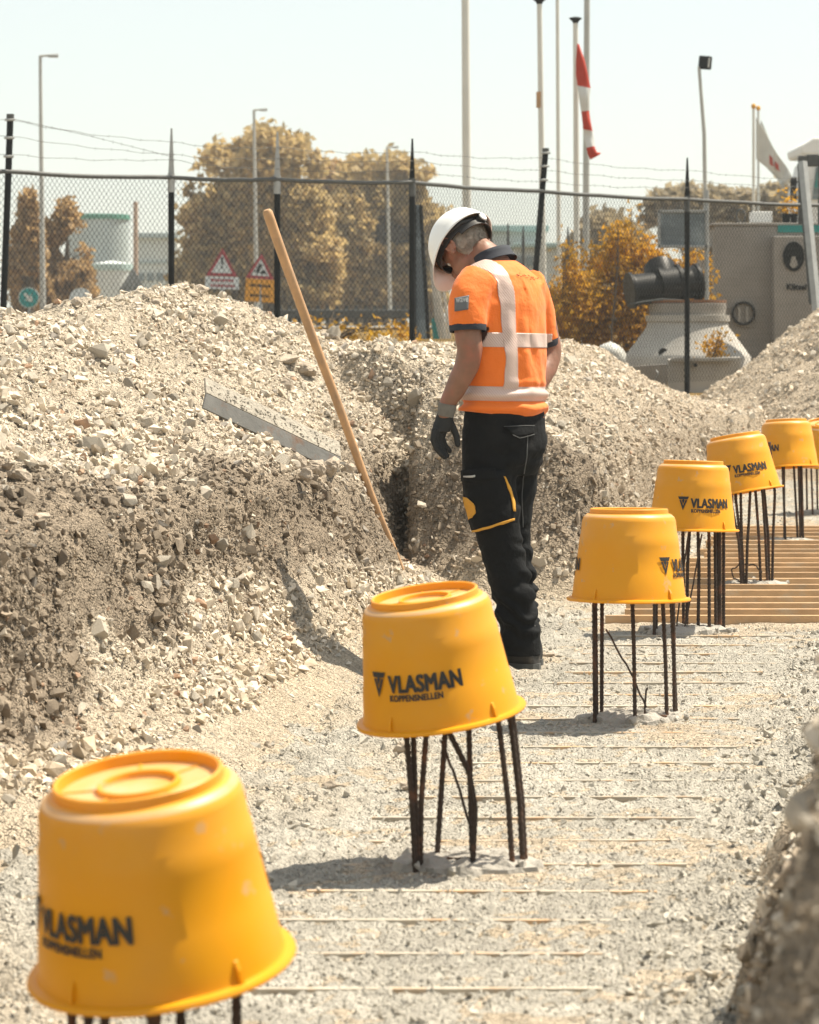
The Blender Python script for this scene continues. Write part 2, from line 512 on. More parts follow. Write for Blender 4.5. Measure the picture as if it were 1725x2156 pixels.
tag(bed, 'rough grey blinding concrete on the trench floor with wooden laths', 'floor', kind='structure')

# laths and boards across the bed
lath_ys = []
yy = 4.62
while yy < 12.6: lath_ys.append(yy); yy += 0.338
for i, d in enumerate(lath_ys):
    jl, jr = random.uniform(-.05, .05), random.uniform(-.08, .05)
    a0, a1 = -1.44 + jl, -.63 + jr
    ysl = random.uniform(-.012, .012)
    mb = MB()
    n = 14
    top = 0.019 + random.uniform(-.004, .004)
    Vv = []
    jj = np.linspace(0, 1, 90); aj = a0 + (a1 - a0) * jj; yj_ = d + ysl * jj
    hz_ = float(np.percentile(bed_z(aj + SL * yj_, yj_ - .01), 78)) + random.uniform(0, .0035)
    tilt_ = random.uniform(-.003, .003)
    for k in range(n + 1):
        t = k / n; aa = a0 + (a1 - a0) * t
        yk = d + ysl * t
        xk = aa + SL * yk
        zk = hz_ + tilt_ * (t - .5)
        w = .0050
        for (dy, dz) in ((-w, -.05), (-w, zk), (w, zk + .001), (w, -.05)): Vv.append((xk, yk + dy, dz))
    Fc = [(k * 4 + j, k * 4 + (j + 1) % 4, (k + 1) * 4 + (j + 1) % 4, (k + 1) * 4 + j) for k in range(n) for j in range(4)] + [(0, 1, 2, 3), (n * 4 + 3, n * 4 + 2, n * 4 + 1, n * 4)]
    mb.add(Vv, Fc).build('lath', M['lath'], bed)
d = 12.98
i = 0
while d < 19.6:
    a0 = -1.44 + random.uniform(-.04, .05) + (.0 if i % 5 else -.06); a1 = -.52 + random.uniform(-.05, .12)
    x0, x1 = a0 + SL * d, a1 + SL * d
    mb = MB()
    mb.box(((x0 + x1) / 2, d, .004), (x1 - x0, .026, .075), Matrix.Rotation(random.uniform(-.012, .012), 3, 'Z'))
    mb.build('board', M['board'], bed, bevel=.002)
    d += random.uniform(.30, .39); i += 1

# ------------------------------------------------------------------ stones and gravel
def ico(sub):
    bm = bmesh.new(); bmesh.ops.create_icosphere(bm, subdivisions=sub, radius=1.0)
    V = np.array([v.co[:] for v in bm.verts]); Fc = np.array([[v.index for v in f.verts] for f in bm.faces]); bm.free()
    return V, Fc
ICO1, ICO2 = ico(1), ico(2)
OCT = (np.array([[1, 0, 0], [-1, 0, 0], [0, 1, 0], [0, -1, 0], [0, 0, 1], [0, 0, -1]], float), np.array([[0, 2, 4], [2, 1, 4], [1, 3, 4], [3, 0, 4], [2, 0, 5], [1, 2, 5], [3, 1, 5], [0, 3, 5]]))
def randrot(n):
    q = RNG.normal(size=(n, 4)); q /= np.linalg.norm(q, axis=1)[:, None]
    w, x, y, z = q.T
    return np.stack([np.stack([1 - 2 * (y * y + z * z), 2 * (x * y - z * w), 2 * (x * z + y * w)], -1), np.stack([2 * (x * y + z * w), 1 - 2 * (x * x + z * z), 2 * (y * z - x * w)], -1),
                     np.stack([2 * (x * z - y * w), 2 * (y * z + x * w), 1 - 2 * (x * x + y * y)], -1)], 1)
def stone_shapes(base, n, jit=.26):
    V, Fc = base
    P = V[None] * (1 + jit * RNG.uniform(-1, 1, (n, len(V), 1)))
    for _ in range(5):                                   # chip flat faces off
        nv = RNG.normal(size=(n, 3)); nv /= np.linalg.norm(nv, axis=1)[:, None]
        dcut = RNG.uniform(.30, .72, n)
        e = np.einsum('nvk,nk->nv', P, nv) - dcut[:, None]
        P = P - np.maximum(e, 0)[..., None] * nv[:, None, :]
    P = P * RNG.uniform(.62, 1.45, (n, 1, 3))
    return np.einsum('nij,nvj->nvi', randrot(n), P)
def hull(npts, seed, lo=.72):
    rg = np.random.default_rng(seed)
    u = rg.normal(size=(npts, 3)); u /= np.linalg.norm(u, axis=1)[:, None]
    u *= rg.uniform(lo, 1.0, (npts, 1)) * rg.uniform(.62, 1.25, (1, 3))
    bm = bmesh.new()
    for q_ in u: bm.verts.new(q_)
    r = bmesh.ops.convex_hull(bm, input=bm.verts[:])
    bmesh.ops.delete(bm, geom=[v for v in bm.verts if not v.link_faces], context='VERTS')
    bmesh.ops.triangulate(bm, faces=bm.faces)
    bm.verts.index_update()
    V = np.array([v.co[:] for v in bm.verts]); Fc = np.array([[v.index for v in f.verts] for f in bm.faces]); bm.free()
    return V, Fc
HULL9 = [hull(10, k) for k in range(16)]
HULL14 = [hull(16, 50 + k) for k in range(16)]
HULL6 = [hull(7, 90 + k, .6) for k in range(12)]
def scatter_hull(name, shapes, pos, size, col, mat, parent):
    n = len(pos); Vs = []; Fs = []; Cs = []; off = 0
    which = RNG.integers(len(shapes), size=n)
    for w, (V, Fc) in enumerate(shapes):
        m = np.nonzero(which == w)[0]
        if not len(m): continue
        P = V[None] * RNG.uniform(.75, 1.25, (len(m), 1, 3))
        P = np.einsum('nij,nvj->nvi', randrot(len(m)), P) * size[m][:, None, None] + pos[m][:, None, :]
        Vs.append(P.reshape(-1, 3)); Fs.append((Fc[None] + (np.arange(len(m)) * len(V))[:, None, None]).reshape(-1, 3) + off); Cs.append(np.repeat(col[m], len(V), 0)); off += len(m) * len(V)
    me = np_mesh(name, np.concatenate(Vs), np.concatenate(Fs), 3)
    set_col(me, np.concatenate(Cs)); shade(me, False)
    return add_ob(name, me, mat, parent)
def scatter_mesh(name, base, pos, size, col, mat, parent, jit=.26):
    n = len(pos)
    P = stone_shapes(base, n, jit) * size[:, None, None] + pos[:, None, :]
    k = len(base[0])
    Fc = (base[1][None] + (np.arange(n) * k)[:, None, None]).reshape(-1, 3)
    me = np_mesh(name, P.reshape(-1, 3), Fc, 3)
    set_col(me, np.repeat(col, k, 0)); shade(me, False)
    o = add_ob(name, me, mat, parent)
    return o
# sample the terrain surface by true area inside the view wedge
vis = (np.abs(XX) < .150 * YY + .35) & (YY > 2.75) & (YY < 31.5) & (heap_mask(XX, YY, ZZ, AA) > .12)
q = np.arange(XX.size).reshape(XX.shape)[:-1, :-1]
ok = vis[:-1, :-1]
nc = XX.shape[1]
q = q[ok]
p00, p10, p01 = TV[q], TV[q + 1], TV[q + nc]
e1, e2 = p10 - p00, p01 - p00
nrm = np.cross(e1, e2); area = np.linalg.norm(nrm, axis=1)
nrm = nrm / np.maximum(area, 1e-9)[:, None]
view = p00 - np.array([0, 0, H]); view /= np.linalg.norm(view, axis=1)[:, None]
facing = -np.einsum('ij,ij->i', nrm, view)
CCf, DDf = CC.reshape(-1, 3)[q], DD.reshape(-1)[q]
dist = p00[:, 1]
clump = fbm(p00[:, 0] * 2.2, p00[:, 1] * 2.2, p00[:, 2] * 2.2, oct=3, seed=71)
def sample(n, wt):
    w = area * wt
    i = RNG.choice(len(q), n, p=w / w.sum())
    a, b = RNG.random((2, n, 1))
    return i, p00[i] + e1[i] * a + e2[i] * b
fw = np.clip(facing * 3 + .35, .03, 1)                   # few on slopes turned away from the path
def stone_cols(i, n, pale=.6):
    c = CCf[i] * (1 + .28 * RNG.uniform(-1, 1, (n, 1)))
    light = np.array([.58, .515, .42]) * (1 + .12 * RNG.uniform(-1, 1, (n, 1)))
    grey = np.array([.36, .325, .28]) * (1 + .25 * RNG.uniform(-1, 1, (n, 1)))
    warm = np.array([.42, .28, .19]) * (1 + .25 * RNG.uniform(-1, 1, (n, 1)))
    r = RNG.random((n, 1)); dd = DDf[i][:, None] * np.where((p00[i][:, :1] > .1) & (p00[i][:, 1:2] < 9), .35, 1)
    out = np.where(r < pale * (1 - .90 * dd), light, c)
    out = np.where(r > .93, grey, out)
    out = np.where(r > .985, warm, out)
    return np.clip(out * (1 - .25 * dd), .03, .75)
zone_w = np.where(DDf > .5, .42, 1.0) * (1.0 - .35 * sstep(15, 18, dist)) * np.clip(.55 + 1.3 * clump, .12, 2.0)
# small grit
n = 72000
i, p = sample(n, fw * (dist / 12) ** -1.1 * np.clip(.8 + 1.0 * clump, .3, 2))
scatter_hull('grit', HULL6, p, RNG.uniform(.004, .012, n) * (1 + dist[i] / 40), stone_cols(i, n, .40), M['gravel'], terrain)['kind'] = 'stuff'
# gravel
n = 42000
i, p = sample(n, fw * zone_w * (dist / 12) ** -.9)
s = np.clip(RNG.lognormal(math.log(.0125), .42, n), .006, .034)
scatter_hull('gravel', HULL9, p + nrm[i] * (s * .25)[:, None], s, stone_cols(i, n, .55), M['gravel'], terrain)['kind'] = 'stuff'
# larger lumps; the 300 that show largest are stones of their own
n = 1500
i, p = sample(n, fw * zone_w * np.where(DDf > .5, .5, 1.0))
s = np.clip(RNG.lognormal(math.log(.0245), .34, n), .017, .058)
order = np.argsort(-(s / dist[i]) * np.clip(facing[i] + .3, .1, 1))
own, rest = order[:285], order[285:]
cols = stone_cols(i, n, .6)
scatter_hull('rubble', HULL14, (p + nrm[i] * (s * .2)[:, None])[rest], s[rest], cols[rest], M['gravel'], terrain)['kind'] = 'stuff'
STM = []
for k in range(14):
    me = np_mesh('stone', HULL14[k][0], HULL14[k][1], 3); shade(me, False); me.materials.append(M['stone']); STM.append(me)
for k in own:
    o = bpy.data.objects.new('stone', STM[int(RNG.integers(14))])
    COL.objects.link(o); o.parent = terrain
    o.location = p[k] + nrm[i[k]] * s[k] * .2
    o.rotation_euler = RNG.uniform(0, 6.28, 3); o.scale = [s[k]] * 3
# crumbs lying on the concrete bed
n = 40000
yb_ = 4.4 + 22 * RNG.random(n) ** 1.7
ab_ = np.where(RNG.random(n) < .62, RNG.uniform(-1.5, -.4, n), np.where(RNG.random(n) < .5, RNG.uniform(-2.3, -1.4, n), RNG.uniform(-.7, 1.2, n)))
xb_ = ab_ + SL * yb_
keep = (np.abs(xb_) < .15 * yb_ + .2)
edge = (ab_ > -.62) | (ab_ < -1.5)
xb_, yb_, edge = xb_[keep], yb_[keep], edge[keep]
n = len(xb_)
zt, _ = terrain_z(xb_, yb_)
zz_ = np.maximum(bed_z(xb_, yb_), zt)
s = np.where(edge, RNG.lognormal(math.log(.0080), .45, n), RNG.lognormal(math.log(.0048), .38, n)).clip(.0025, .024)
c = np.array([.42, .393, .335]) * (1 + .25 * RNG.uniform(-1, 1, (n, 1)))
scatter_hull('crumbs', HULL6, np.stack([xb_, yb_, zz_ + s * .2], -1), s, c, M['gravel'], bed)['kind'] = 'stuff'

# picked-out boulders and clods on the heap, found by shooting down the slope
TB = None
def terrain_hit(x, y):
    """where the sight line through a picture point meets the ground"""
    global TB
    if TB is None:
        TB = BVHTree.FromPolygons([tuple(v) for v in TV.tolist()], [], True) if False else None
    t = np.linspace(3.2, 31, 9000)
    px = (x - CX) / F * t; pz = H - (y - YH) / F * t
    z, a = terrain_z(px, t)
    z = z + rough(px, t, z, a)
    z = np.maximum(z, np.where((t < 28) & (a > -2.3), bed_z(px, t), -9))
    b = np.nonzero(pz < z)[0]
    k = b[0] if len(b) else len(t) - 1
    return Vector((px[k], t[k], pz[k]))
def boulder(x, y, wpx, asp=(1, 1, .8), mat='boulder', sub=3, seed=0, lumpy=.18, at=None):
    c = terrain_hit(x, y) if at is None else at
    r = wpx / 2 / F * c.y
    V, Fc = hull(22, 400 + seed, .8)
    bm = bmesh.new(); vs_ = [bm.verts.new(q_) for q_ in V]
    for f in Fc: bm.faces.new([vs_[k_] for k_ in f])
    bmesh.ops.subdivide_edges(bm, edges=bm.edges[:], cuts=3, use_grid_fill=True)
    bmesh.ops.smooth_vert(bm, verts=bm.verts[:], factor=.4, use_axis_x=True, use_axis_y=True, use_axis_z=True)
    bmesh.ops.triangulate(bm, faces=bm.faces[:]); bm.verts.index_update()
    V = np.array([v.co[:] for v in bm.verts]); Fc = np.array([[v.index for v in f.verts] for f in bm.faces]); bm.free()
    rg = np.random.default_rng(seed)
    P = V * (1 + lumpy * fbm(V[:, 0] * 2.5 + seed, V[:, 1] * 2.5, V[:, 2] * 2.5, oct=3, seed=seed)[:, None] + lumpy * .6 * fbm(V[:, 0] * 8 + seed, V[:, 1] * 8, V[:, 2] * 8, oct=2, seed=seed)[:, None])
    P = P * np.array(asp) * r
    me = np_mesh('boulder', P, Fc, 3); shade(me, False)
    o = add_ob('boulder', me, M[mat], terrain)
    o.location = c + Vector((0, .3 * r, .1 * r)); o.rotation_euler = (0, rg.uniform(-.4, .4), rg.uniform(0, 6))
    return o
for k, (x, y, w, asp) in enumerate([(600, 762, 90, (1, .8, .55)), (640, 782, 70, (1, .8, .6)), (545, 765, 48, (.8, .8, 1)), (604, 818, 56, (1, .8, .85)),
                                    (640, 945, 70, (1, .8, .7)), (600, 965, 50, (1, .8, .7)), (160, 640, 46, (1, .8, .9)), (250, 940, 40, (1, 1, .7)), (790, 918, 62, (1, .7, .55)),
                                    (40, 1010, 80, (1, .8, .6)), (20, 950, 60, (1, .8, .7)), (90, 1090, 50, (1, .9, .6)), (845, 1580, 50, (1, .9, .8)), (563, 1572, 30, (1, 1, .9)),
                                    (1180, 1296, 36, (1.2, .8, .6)), (700, 1660, 60, (1.3, .8, .45)), (860, 1660, 60, (1.3, .8, .45)),
                                    (880, 1700, 44, (1.3, .9, .5)), (1155, 1382, 34, (1.4, .8, .5)), (330, 640, 40, (1.2, .9, .6)), (420, 612, 50, (1.2, .9, .5)), (1440, 900, 30, (1, .8, .7))]):
    boulder(x, y, w, asp, seed=k + 1)

# ------------------------------------------------------------------ buckets on the pile rebar
def plastic():
    m = bpy.data.materials.new('bucket_plastic'); m.use_nodes = True
    n = m.node_tree.nodes; l = m.node_tree.links; b = n['Principled BSDF']
    tc = n.new('ShaderNodeTexCoord'); oi = n.new('ShaderNodeObjectInfo')
    ad = n.new('ShaderNodeVectorMath'); ad.operation = 'ADD'
    sc = n.new('ShaderNodeVectorMath'); sc.operation = 'SCALE'; sc.inputs[0].default_value = (13, 7, 5)
    l.new(oi.outputs['Random'], sc.inputs['Scale']); l.new(tc.outputs['Object'], ad.inputs[0]); l.new(sc.outputs[0], ad.inputs[1])
    base = (.82, .36, .004, 1)
    def noise(scale, lo, hi, det=6):
        t = n.new('ShaderNodeTexNoise'); t.inputs['Scale'].default_value = scale; t.inputs['Detail'].default_value = det; t.inputs['Roughness'].default_value = .6
        l.new(ad.outputs[0], t.inputs['Vector'])
        r = n.new('ShaderNodeMapRange'); r.inputs[1].default_value = lo; r.inputs[2].default_value = hi; l.new(t.outputs['Fac'], r.inputs[0])
        return r.outputs[0]
    def mix(f, a, c, amt=1.0):
        mm = n.new('ShaderNodeMath'); mm.operation = 'MULTIPLY'; mm.inputs[1].default_value = amt; l.new(f, mm.inputs[0])
        x = n.new('ShaderNodeMix'); x.data_type = 'RGBA'; l.new(mm.outputs[0], x.inputs[0])
        if isinstance(a, tuple): x.inputs[6].default_value = a
        else: l.new(a, x.inputs[6])
        x.inputs[7].default_value = c
        return x.outputs[2]
    c = mix(noise(4, .4, .7), base, (.83, .385, .008, 1))
    # cement dust gathered towards the closed end, worn in patches
    sx = n.new('ShaderNodeSeparateXYZ'); l.new(tc.outputs['Object'], sx.inputs[0])
    zr = n.new('ShaderNodeMapRange'); zr.inputs[1].default_value = .12; zr.inputs[2].default_value = .29; l.new(sx.outputs[2], zr.inputs[0])
    pr = n.new('ShaderNodeMath'); pr.operation = 'MULTIPLY'; l.new(zr.outputs[0], pr.inputs[0]); l.new(noise(7, .3, .75), pr.inputs[1])
    c = mix(pr.outputs[0], c, (.70, .47, .24, 1), .30)
    c = mix(noise(20, .63, .68), c, (.50, .41, .30, 1), .42)
    c = mix(noise(3.2, .52, .66, 10), c, (.66, .33, .06, 1), .25)
    g1 = n.new('ShaderNodeMath'); g1.operation = 'GREATER_THAN'; g1.inputs[1].default_value = .2640; l.new(sx.outputs[2], g1.inputs[0])
    g2 = n.new('ShaderNodeMath'); g2.operation = 'LESS_THAN'; g2.inputs[1].default_value = .2722; l.new(sx.outputs[2], g2.inputs[0])
    g3 = n.new('ShaderNodeMath'); g3.operation = 'MULTIPLY'; l.new(g1.outputs[0], g3.inputs[0]); l.new(g2.outputs[0], g3.inputs[1])
    g4 = n.new('ShaderNodeMath'); g4.operation = 'MULTIPLY'; l.new(g3.outputs[0], g4.inputs[0]); l.new(noise(9, .15, .55), g4.inputs[1])
    c = mix(g4.outputs[0], c, (.66, .50, .32, 1), .62)
    l.new(c, b.inputs['Base Color'])
    b.inputs['Roughness'].default_value = .42
    b.inputs['Specular IOR Level'].default_value = .4
    t = n.new('ShaderNodeTexNoise'); t.inputs['Scale'].default_value = 35; t.inputs['Detail'].default_value = 4; l.new(ad.outputs[0], t.inputs['Vector'])
    bp = n.new('ShaderNodeBump'); bp.inputs['Strength'].default_value = .05; bp.inputs['Distance'].default_value = .002
    l.new(t.outputs['Fac'], bp.inputs['Height']); l.new(bp.outputs[0], b.inputs['Normal'])
    tr = n.new('ShaderNodeBsdfTranslucent'); l.new(c, tr.inputs[0])
    ms = n.new('ShaderNodeMixShader'); ms.inputs[0].default_value = .22
    l.new(b.outputs[0], ms.inputs[1]); l.new(tr.outputs[0], ms.inputs[2]); l.new(ms.outputs[0], n['Material Output'].inputs[0])
    return m
M['plastic'] = plastic()

def text_mesh(s, size, offset=0.0, space=1.0):
    cu = bpy.data.curves.new('txt', 'FONT')
    cu.body = s; cu.size = size; cu.offset = offset; cu.space_character = space; cu.align_x = 'LEFT'; cu.resolution_u = 4
    o = bpy.data.objects.new('txt', cu); COL.objects.link(o)
    dg = bpy.context.evaluated_depsgraph_get(); dg.update()
    me = bpy.data.meshes.new_from_object(o.evaluated_get(dg))
    bpy.data.objects.remove(o); bpy.data.curves.remove(cu)
    return me
def bold_text(s, size, w, sx=1, sy=1):
    """heavier strokes: the same word laid over itself a hair to each side"""
    me = text_mesh(s, size, 0, 1.05)
    me.transform(Matrix.Diagonal((sx, sy, 1, 1)))
    bm = bmesh.new()
    for k, (dx, dy) in enumerate(((-w, 0), (w, 0), (0, w * .8), (0, -w * .8), (-w * .8, w * .6), (w * .8, w * .6), (-w * .8, -w * .6), (w * .8, -w * .6))):
        c = me.copy(); c.transform(Matrix.Translation((dx, dy, k * .00008))); bm.from_mesh(c); bpy.data.meshes.remove(c)
    bm.to_mesh(me); bm.free()
    return me
def cut_wide(me, step):
    """cut long faces so that lettering can follow a curved side"""
    bm = bmesh.new(); bm.from_mesh(me)
    xs = [v.co.x for v in bm.verts]
    x = min(xs) + step
    while x < max(xs):
        g = bm.verts[:] + bm.edges[:] + bm.faces[:]
        bmesh.ops.bisect_plane(bm, geom=g, plane_co=(x, 0, 0), plane_no=(1, 0, 0)); x += step
    bm.to_mesh(me); bm.free()
RB, RT, HB = .178, .150, .282           # bucket body radii just above the flange and below the shoulder; height
def r_at(z): return RB + (RT - RB) * (z - .02) / (HB - .05)
def wrap(me, z0, th0, push=.0016):
    co = np.empty(len(me.vertices) * 3, np.float32); me.vertices.foreach_get('co', co); co = co.reshape(-1, 3)
    z = z0 + co[:, 1]; r = r_at(z) + push + co[:, 2]
    th = th0 + co[:, 0] / .166
    me.vertices.foreach_set('co', np.stack([r * np.sin(th), -r * np.cos(th), z], -1).astype(np.float32).ravel())
    me.update()
def logo_mesh(w):
    """black downward triangle with a bar on top and a thin V let into it"""
    h = w * 1.22
    me = bpy.data.meshes.new('logo')
    X = lambda a: a * w
    Y = lambda a: a * h
    P = []; Fc = []
    def poly(pts):
        n = len(P); P.extend([(X(a), Y(b), 0) for a, b in pts]); Fc.append(tuple(range(n, n + len(pts))))
    poly([(0, 1), (1, 1), (.885, .79), (.115, .79)][::-1])
    poly([(.14, .745), (.30, .745), (.50, .33), (.50, 0)][::-1])
    poly([(.86, .745), (.70, .745), (.50, .33), (.50, 0)])
    poly([(.36, .745), (.64, .745), (.50, .455)][::-1])
    poly([(.42, .80), (.58, .80), (.58, .735), (.42, .735)][::-1])
    me.from_pydata(P, [], Fc)
    bm = bmesh.new(); bm.from_mesh(me); bmesh.ops.triangulate(bm, faces=bm.faces); bm.to_mesh(me); bm.free()
    return me
BUCKET_PROTO = {}
def bucket_meshes():
    if BUCKET_PROTO: return BUCKET_PROTO
    t = .004
    I = Matrix.Identity(4)
    prof = [(RB - t, .012), (RB - t + .004, .002), (RB + .016, 0), (RB + .0185, .004), (RB + .016, .009), (RB + .003, .011), (RB, .020),
            (r_at(.09), .09), (r_at(.0901) - .0015, .0925), (r_at(.175) - .0015, .175), (r_at(.205) - .0015, .205), (r_at(.208) - .003, .208), (RT - .002, HB - .032), (RT - .007, HB - .018), (RT - .018, HB - .009), (RT - .026, HB - .007),
            (RT - .027, HB + .006), (RT - .030, HB + .008), (RT - .0335, HB + .006), (RT - .035, HB - .010),
            (.062, HB - .011), (.060, HB - .003), (.057, HB - .002), (.054, HB - .003), (.052, HB - .013), (.0008, HB - .013)]
    inner = [(.0008, HB - .019), (RT - .035, HB - .018), (RT - .012, HB - .022), (RT - .008, HB - .034), (r_at(.05) - t, .05), (RB - t, .012)]
    mb = MB().lathe(prof + inner, 72, I)
    for k in range(5):
        a = R(40 + 137.5 * k)
        mb.box((math.cos(a) * .095, math.sin(a) * .095, HB - .0105), (.068, .004, .004), Matrix.Rotation(a, 3, 'Z'))
    BUCKET_PROTO['shell'] = mb.mesh('shell', smooth=True)
    BUCKET_PROTO['shell'].set_sharp_from_angle(angle=R(50))
    for k, a in enumerate((R(-52), R(-128), R(52), R(128))):
        pass
    rb = MB().prism([(-.0, 0), (.012, 0), (.008, .022), (.002, .034), (-.002, .036)], .007, Matrix.Identity(4))
    BUCKET_PROTO['lug'] = rb.mesh('lug')
    me = bold_text('VLASMAN', .0420, .0022, .90, 1.25); cut_wide(me, .014); BUCKET_PROTO['t1'] = me
    me = bold_text('KOPPENSNELLEN', .0163, .0008, .95, 1.2); cut_wide(me, .014); BUCKET_PROTO['t2'] = me
    me = logo_mesh(.046); cut_wide(me, .011); BUCKET_PROTO['lg'] = me
    return BUCKET_PROTO
def width(me):
    xs = [v.co.x for v in me.vertices]; return min(xs), max(xs)
def bucket(loc, roll, tilt, phi, label, spin=0.0):
    P = bucket_meshes()
    root = empty('bucket', loc, label, 'bucket', 'yellow buckets capping the pile rebar')
    sh = add_ob('shell', P['shell'], M['plastic'], root)
    for a in (-40, 42, 140, -138):
        o = add_ob('lug', P['lug'], M['plastic'], root)
        th = R(a + spin); o.location = (math.sin(th) * (RB - .003), -math.cos(th) * (RB - .003), .008)
        o.rotation_euler = (0, 0, th - math.pi / 2)
    for side in (0, 180):
        th = R(phi + side)
        x0, x1 = width(P['t1'])
        total = .053 + (x1 - x0); s = th - total / 2 / .166
        for nm, key, dz, dx in (('printed_logo', 'lg', .086, 0), ('printed_name', 't1', .098, .053 - x0), ('printed_line', 't2', .078, .056)):
            me = P[key].copy()
            wrap(me, dz, s + dx / .166)
            add_ob(nm, me, M['print'], root)
    root.rotation_euler = Matrix.Rotation(R(-roll), 3, 'Y').to_4x4().to_3x3().to_euler() if False else (Matrix.Rotation(R(-roll), 3, 'Y') @ Matrix.Rotation(R(tilt), 3, 'X')).to_euler()
    return root

RIBBED = 8
def rebar(mb, pts, r):
    """ribbed bar: the radius swells every 9 mm"""
    pts = [Vector(p) for p in pts]
    seg = []; rad = []
    L = 0
    dense = [pts[0]]
    for a, b in zip(pts[:-1], pts[1:]):
        n = max(2, int((b - a).length / .0055))
        for k in range(1, n + 1): dense.append(a.lerp(b, k / n))
    # round the bends a little
    for _ in range(6):
        dense = [dense[0]] + [(dense[i - 1] + dense[i] * 2 + dense[i + 1]) / 4 for i in range(1, len(dense) - 1)] + [dense[-1]]
    rad = [r * (1.15 if (i % 3 == 1) else .94) for i in range(len(dense))]
    mb.tube(dense, rad, 7)

def pile(name_label, base_xy, bars, top_z, axis_x, bars_r, group='rebar bundles standing on the pile heads', wires=(), hoop=None, head=(.20, .15)):
    bx, by = base_xy
    d0 = gd(by)
    loc = wp(bx, by, d0); loc.z = 0
    root = empty('pile', loc, name_label, 'pile', group)
    sxm = d0 / F
    for k, bar in enumerate(bars):
        (x0, y0) = bar[0]
        d = gd(y0 + 0.0)
        pts = []
        for (x, y) in bar:
            pts.append(wp(x, y, d))
        pts[0].z = -.03
        last = pts[-1]; dirn = (pts[-1] - pts[-2]).normalized()
        tgt = Vector(((axis_x - CX) / F * d0, d0, top_z))
        e = last + dirn * ((top_z - last.z) / max(dirn.z, .3))
        e = Vector((e.x * .75 + tgt.x * .25, e.y * .75 + tgt.y * .25, top_z - .006 * (k % 3)))
        off = Vector((e.x - tgt.x, e.y - tgt.y, 0))
        if off.length > .12: e -= off * (1 - .12 / off.length)
        pts.append(e)
        mb = MB(); rebar(mb, pts, bars_r * (1 if len(bar) < 9 else .6))
        mb.build('rebar', M['rebar'], root, smooth=True, sharp=False)
    for w in wires:
        pts = [wp(x, y, d0 - .05) for x, y in w]
        n = []
        for a, b in zip(pts[:-1], pts[1:]):
            n += [a.lerp(b, t / 5) + Vector((0, 0, .004 * math.sin(t * 2))) for t in range(5)]
        MB().tube(n + [pts[-1]], bars_r * .48, 6).build('tie_wire', M['rebar'], root, smooth=True)
    # broken pile head
    rg = np.random.default_rng(int(bx))
    nseg, nring = 40, 7
    V = [];
    ph = rg.uniform(0, 6)
    for ir in range(nring):
        t = ir / (nring - 1)
        for k in range(nseg):
            a = 2 * math.pi * k / nseg
            rr = (1 + .14 * math.sin(3 * a + ph) + .10 * math.sin(7 * a + 2 * ph) + .07 * rg.uniform(-1, 1)) * (t ** .8)
            z = (.030 if t < .9 else -.03) + .008 * rg.uniform(-1, 1) * (t < .95) - .010 * (t > .6)
            V.append((loc.x + head[0] * rr * math.cos(a), loc.y + head[1] * rr * math.sin(a), z * (1 if t < .9 else 1)))
    Fc = [(i * nseg + k, i * nseg + (k + 1) % nseg, (i + 1) * nseg + (k + 1) % nseg, (i + 1) * nseg + k) for i in range(nring - 1) for k in range(nseg)]
    MB().add(V, Fc).build('pile_head', M['pilehead'], root)
    for k in range(9):
        a = rg.uniform(0, 6.28); r = rg.uniform(.75, 1.1)
        s = rg.uniform(.008, .022)
        HV = HULL14[k][0]
        P = HV * s + np.array([loc.x + head[0] * r * math.cos(a), loc.y + head[1] * r * math.sin(a) - .02, .022])
        MB().add(P.tolist(), HULL14[k][1].tolist()).build('rubble_lump', M['pilehead'], root)
    return root

# nearest bucket first: (centre x, rim y, depth), tilt, print angle
BK = [((342, 2035), 4.40, 6.5, 8.5, -45, 'nearest blurred yellow bucket at lower left, printed name cut off at its left edge'),
      ((930, 1508), 6.95, 8.0, 5.0, -19, 'tilted yellow bucket with full printed name, in front of the worker\'s legs'),
      ((1324, 1264), 9.58, -.3, -1.5, 70, 'upright yellow bucket, plain front with its logo wrapping round the right side'),
      ((1457, 1117), 12.57, -1.5, -2.0, 13, 'yellow bucket with full printed name just above the first wooden boards'),
      ((1568, 1038), 14.9, 9.0, -5.0, 3, 'yellow bucket leaning left, fifth from the camera, overlapped by the one before it'),
      ((1660, 985), 18.2, 2.0, -5.0, -64, 'small yellow bucket, sixth from the camera, with only the last letters showing'),
      ((1738, 972), 21.3, 4.0, 13.0, 38, 'farthest yellow bucket, cut by the right picture edge with its ringed base showing')]
B_OB = []
for (xy, d, roll, tilt, phi, lab) in BK:
    B_OB.append(bucket(wp(xy[0], xy[1], d), roll, tilt, phi, lab))
topz = [b.location.z + HB - .028 for b in B_OB]

pile('rebar bundle under the nearest blurred bucket at lower left', (320, 2480), [
    [(150, 2490), (152, 2120)], [(185, 2500), (187, 2120)], [(218, 2470), (222, 2120)], [(318, 2500), (320, 2110)], [(328, 2500), (330, 2110)], [(395, 2480), (380, 2110)], [(496, 2470), (499, 2090)]],
    topz[0], 345, .0075)
pile('bent rusty rebar bundle under the tilted bucket in front of the worker', (992, 1828), [
    [(877, 1842), (868, 1690), (856, 1545)], [(882, 1840), (875, 1690), (871, 1545)], [(885, 1838), (887, 1690), (898, 1545)],
    [(918, 1822), (928, 1690), (938, 1540)], [(994, 1838), (1001, 1700), (988, 1625), (945, 1540)], [(996, 1826), (992, 1700), (988, 1540)],
    [(1082, 1838), (1071, 1690), (1051, 1525)], [(1103, 1832), (1095, 1690), (1076, 1520)], [(1108, 1828), (1100, 1690), (1082, 1520)]],
    topz[1], 930, .0068, wires=[[(885, 1820), (960, 1808), (1085, 1818)], [(1000, 1770), (960, 1640), (930, 1560)]], head=(.19, .15))
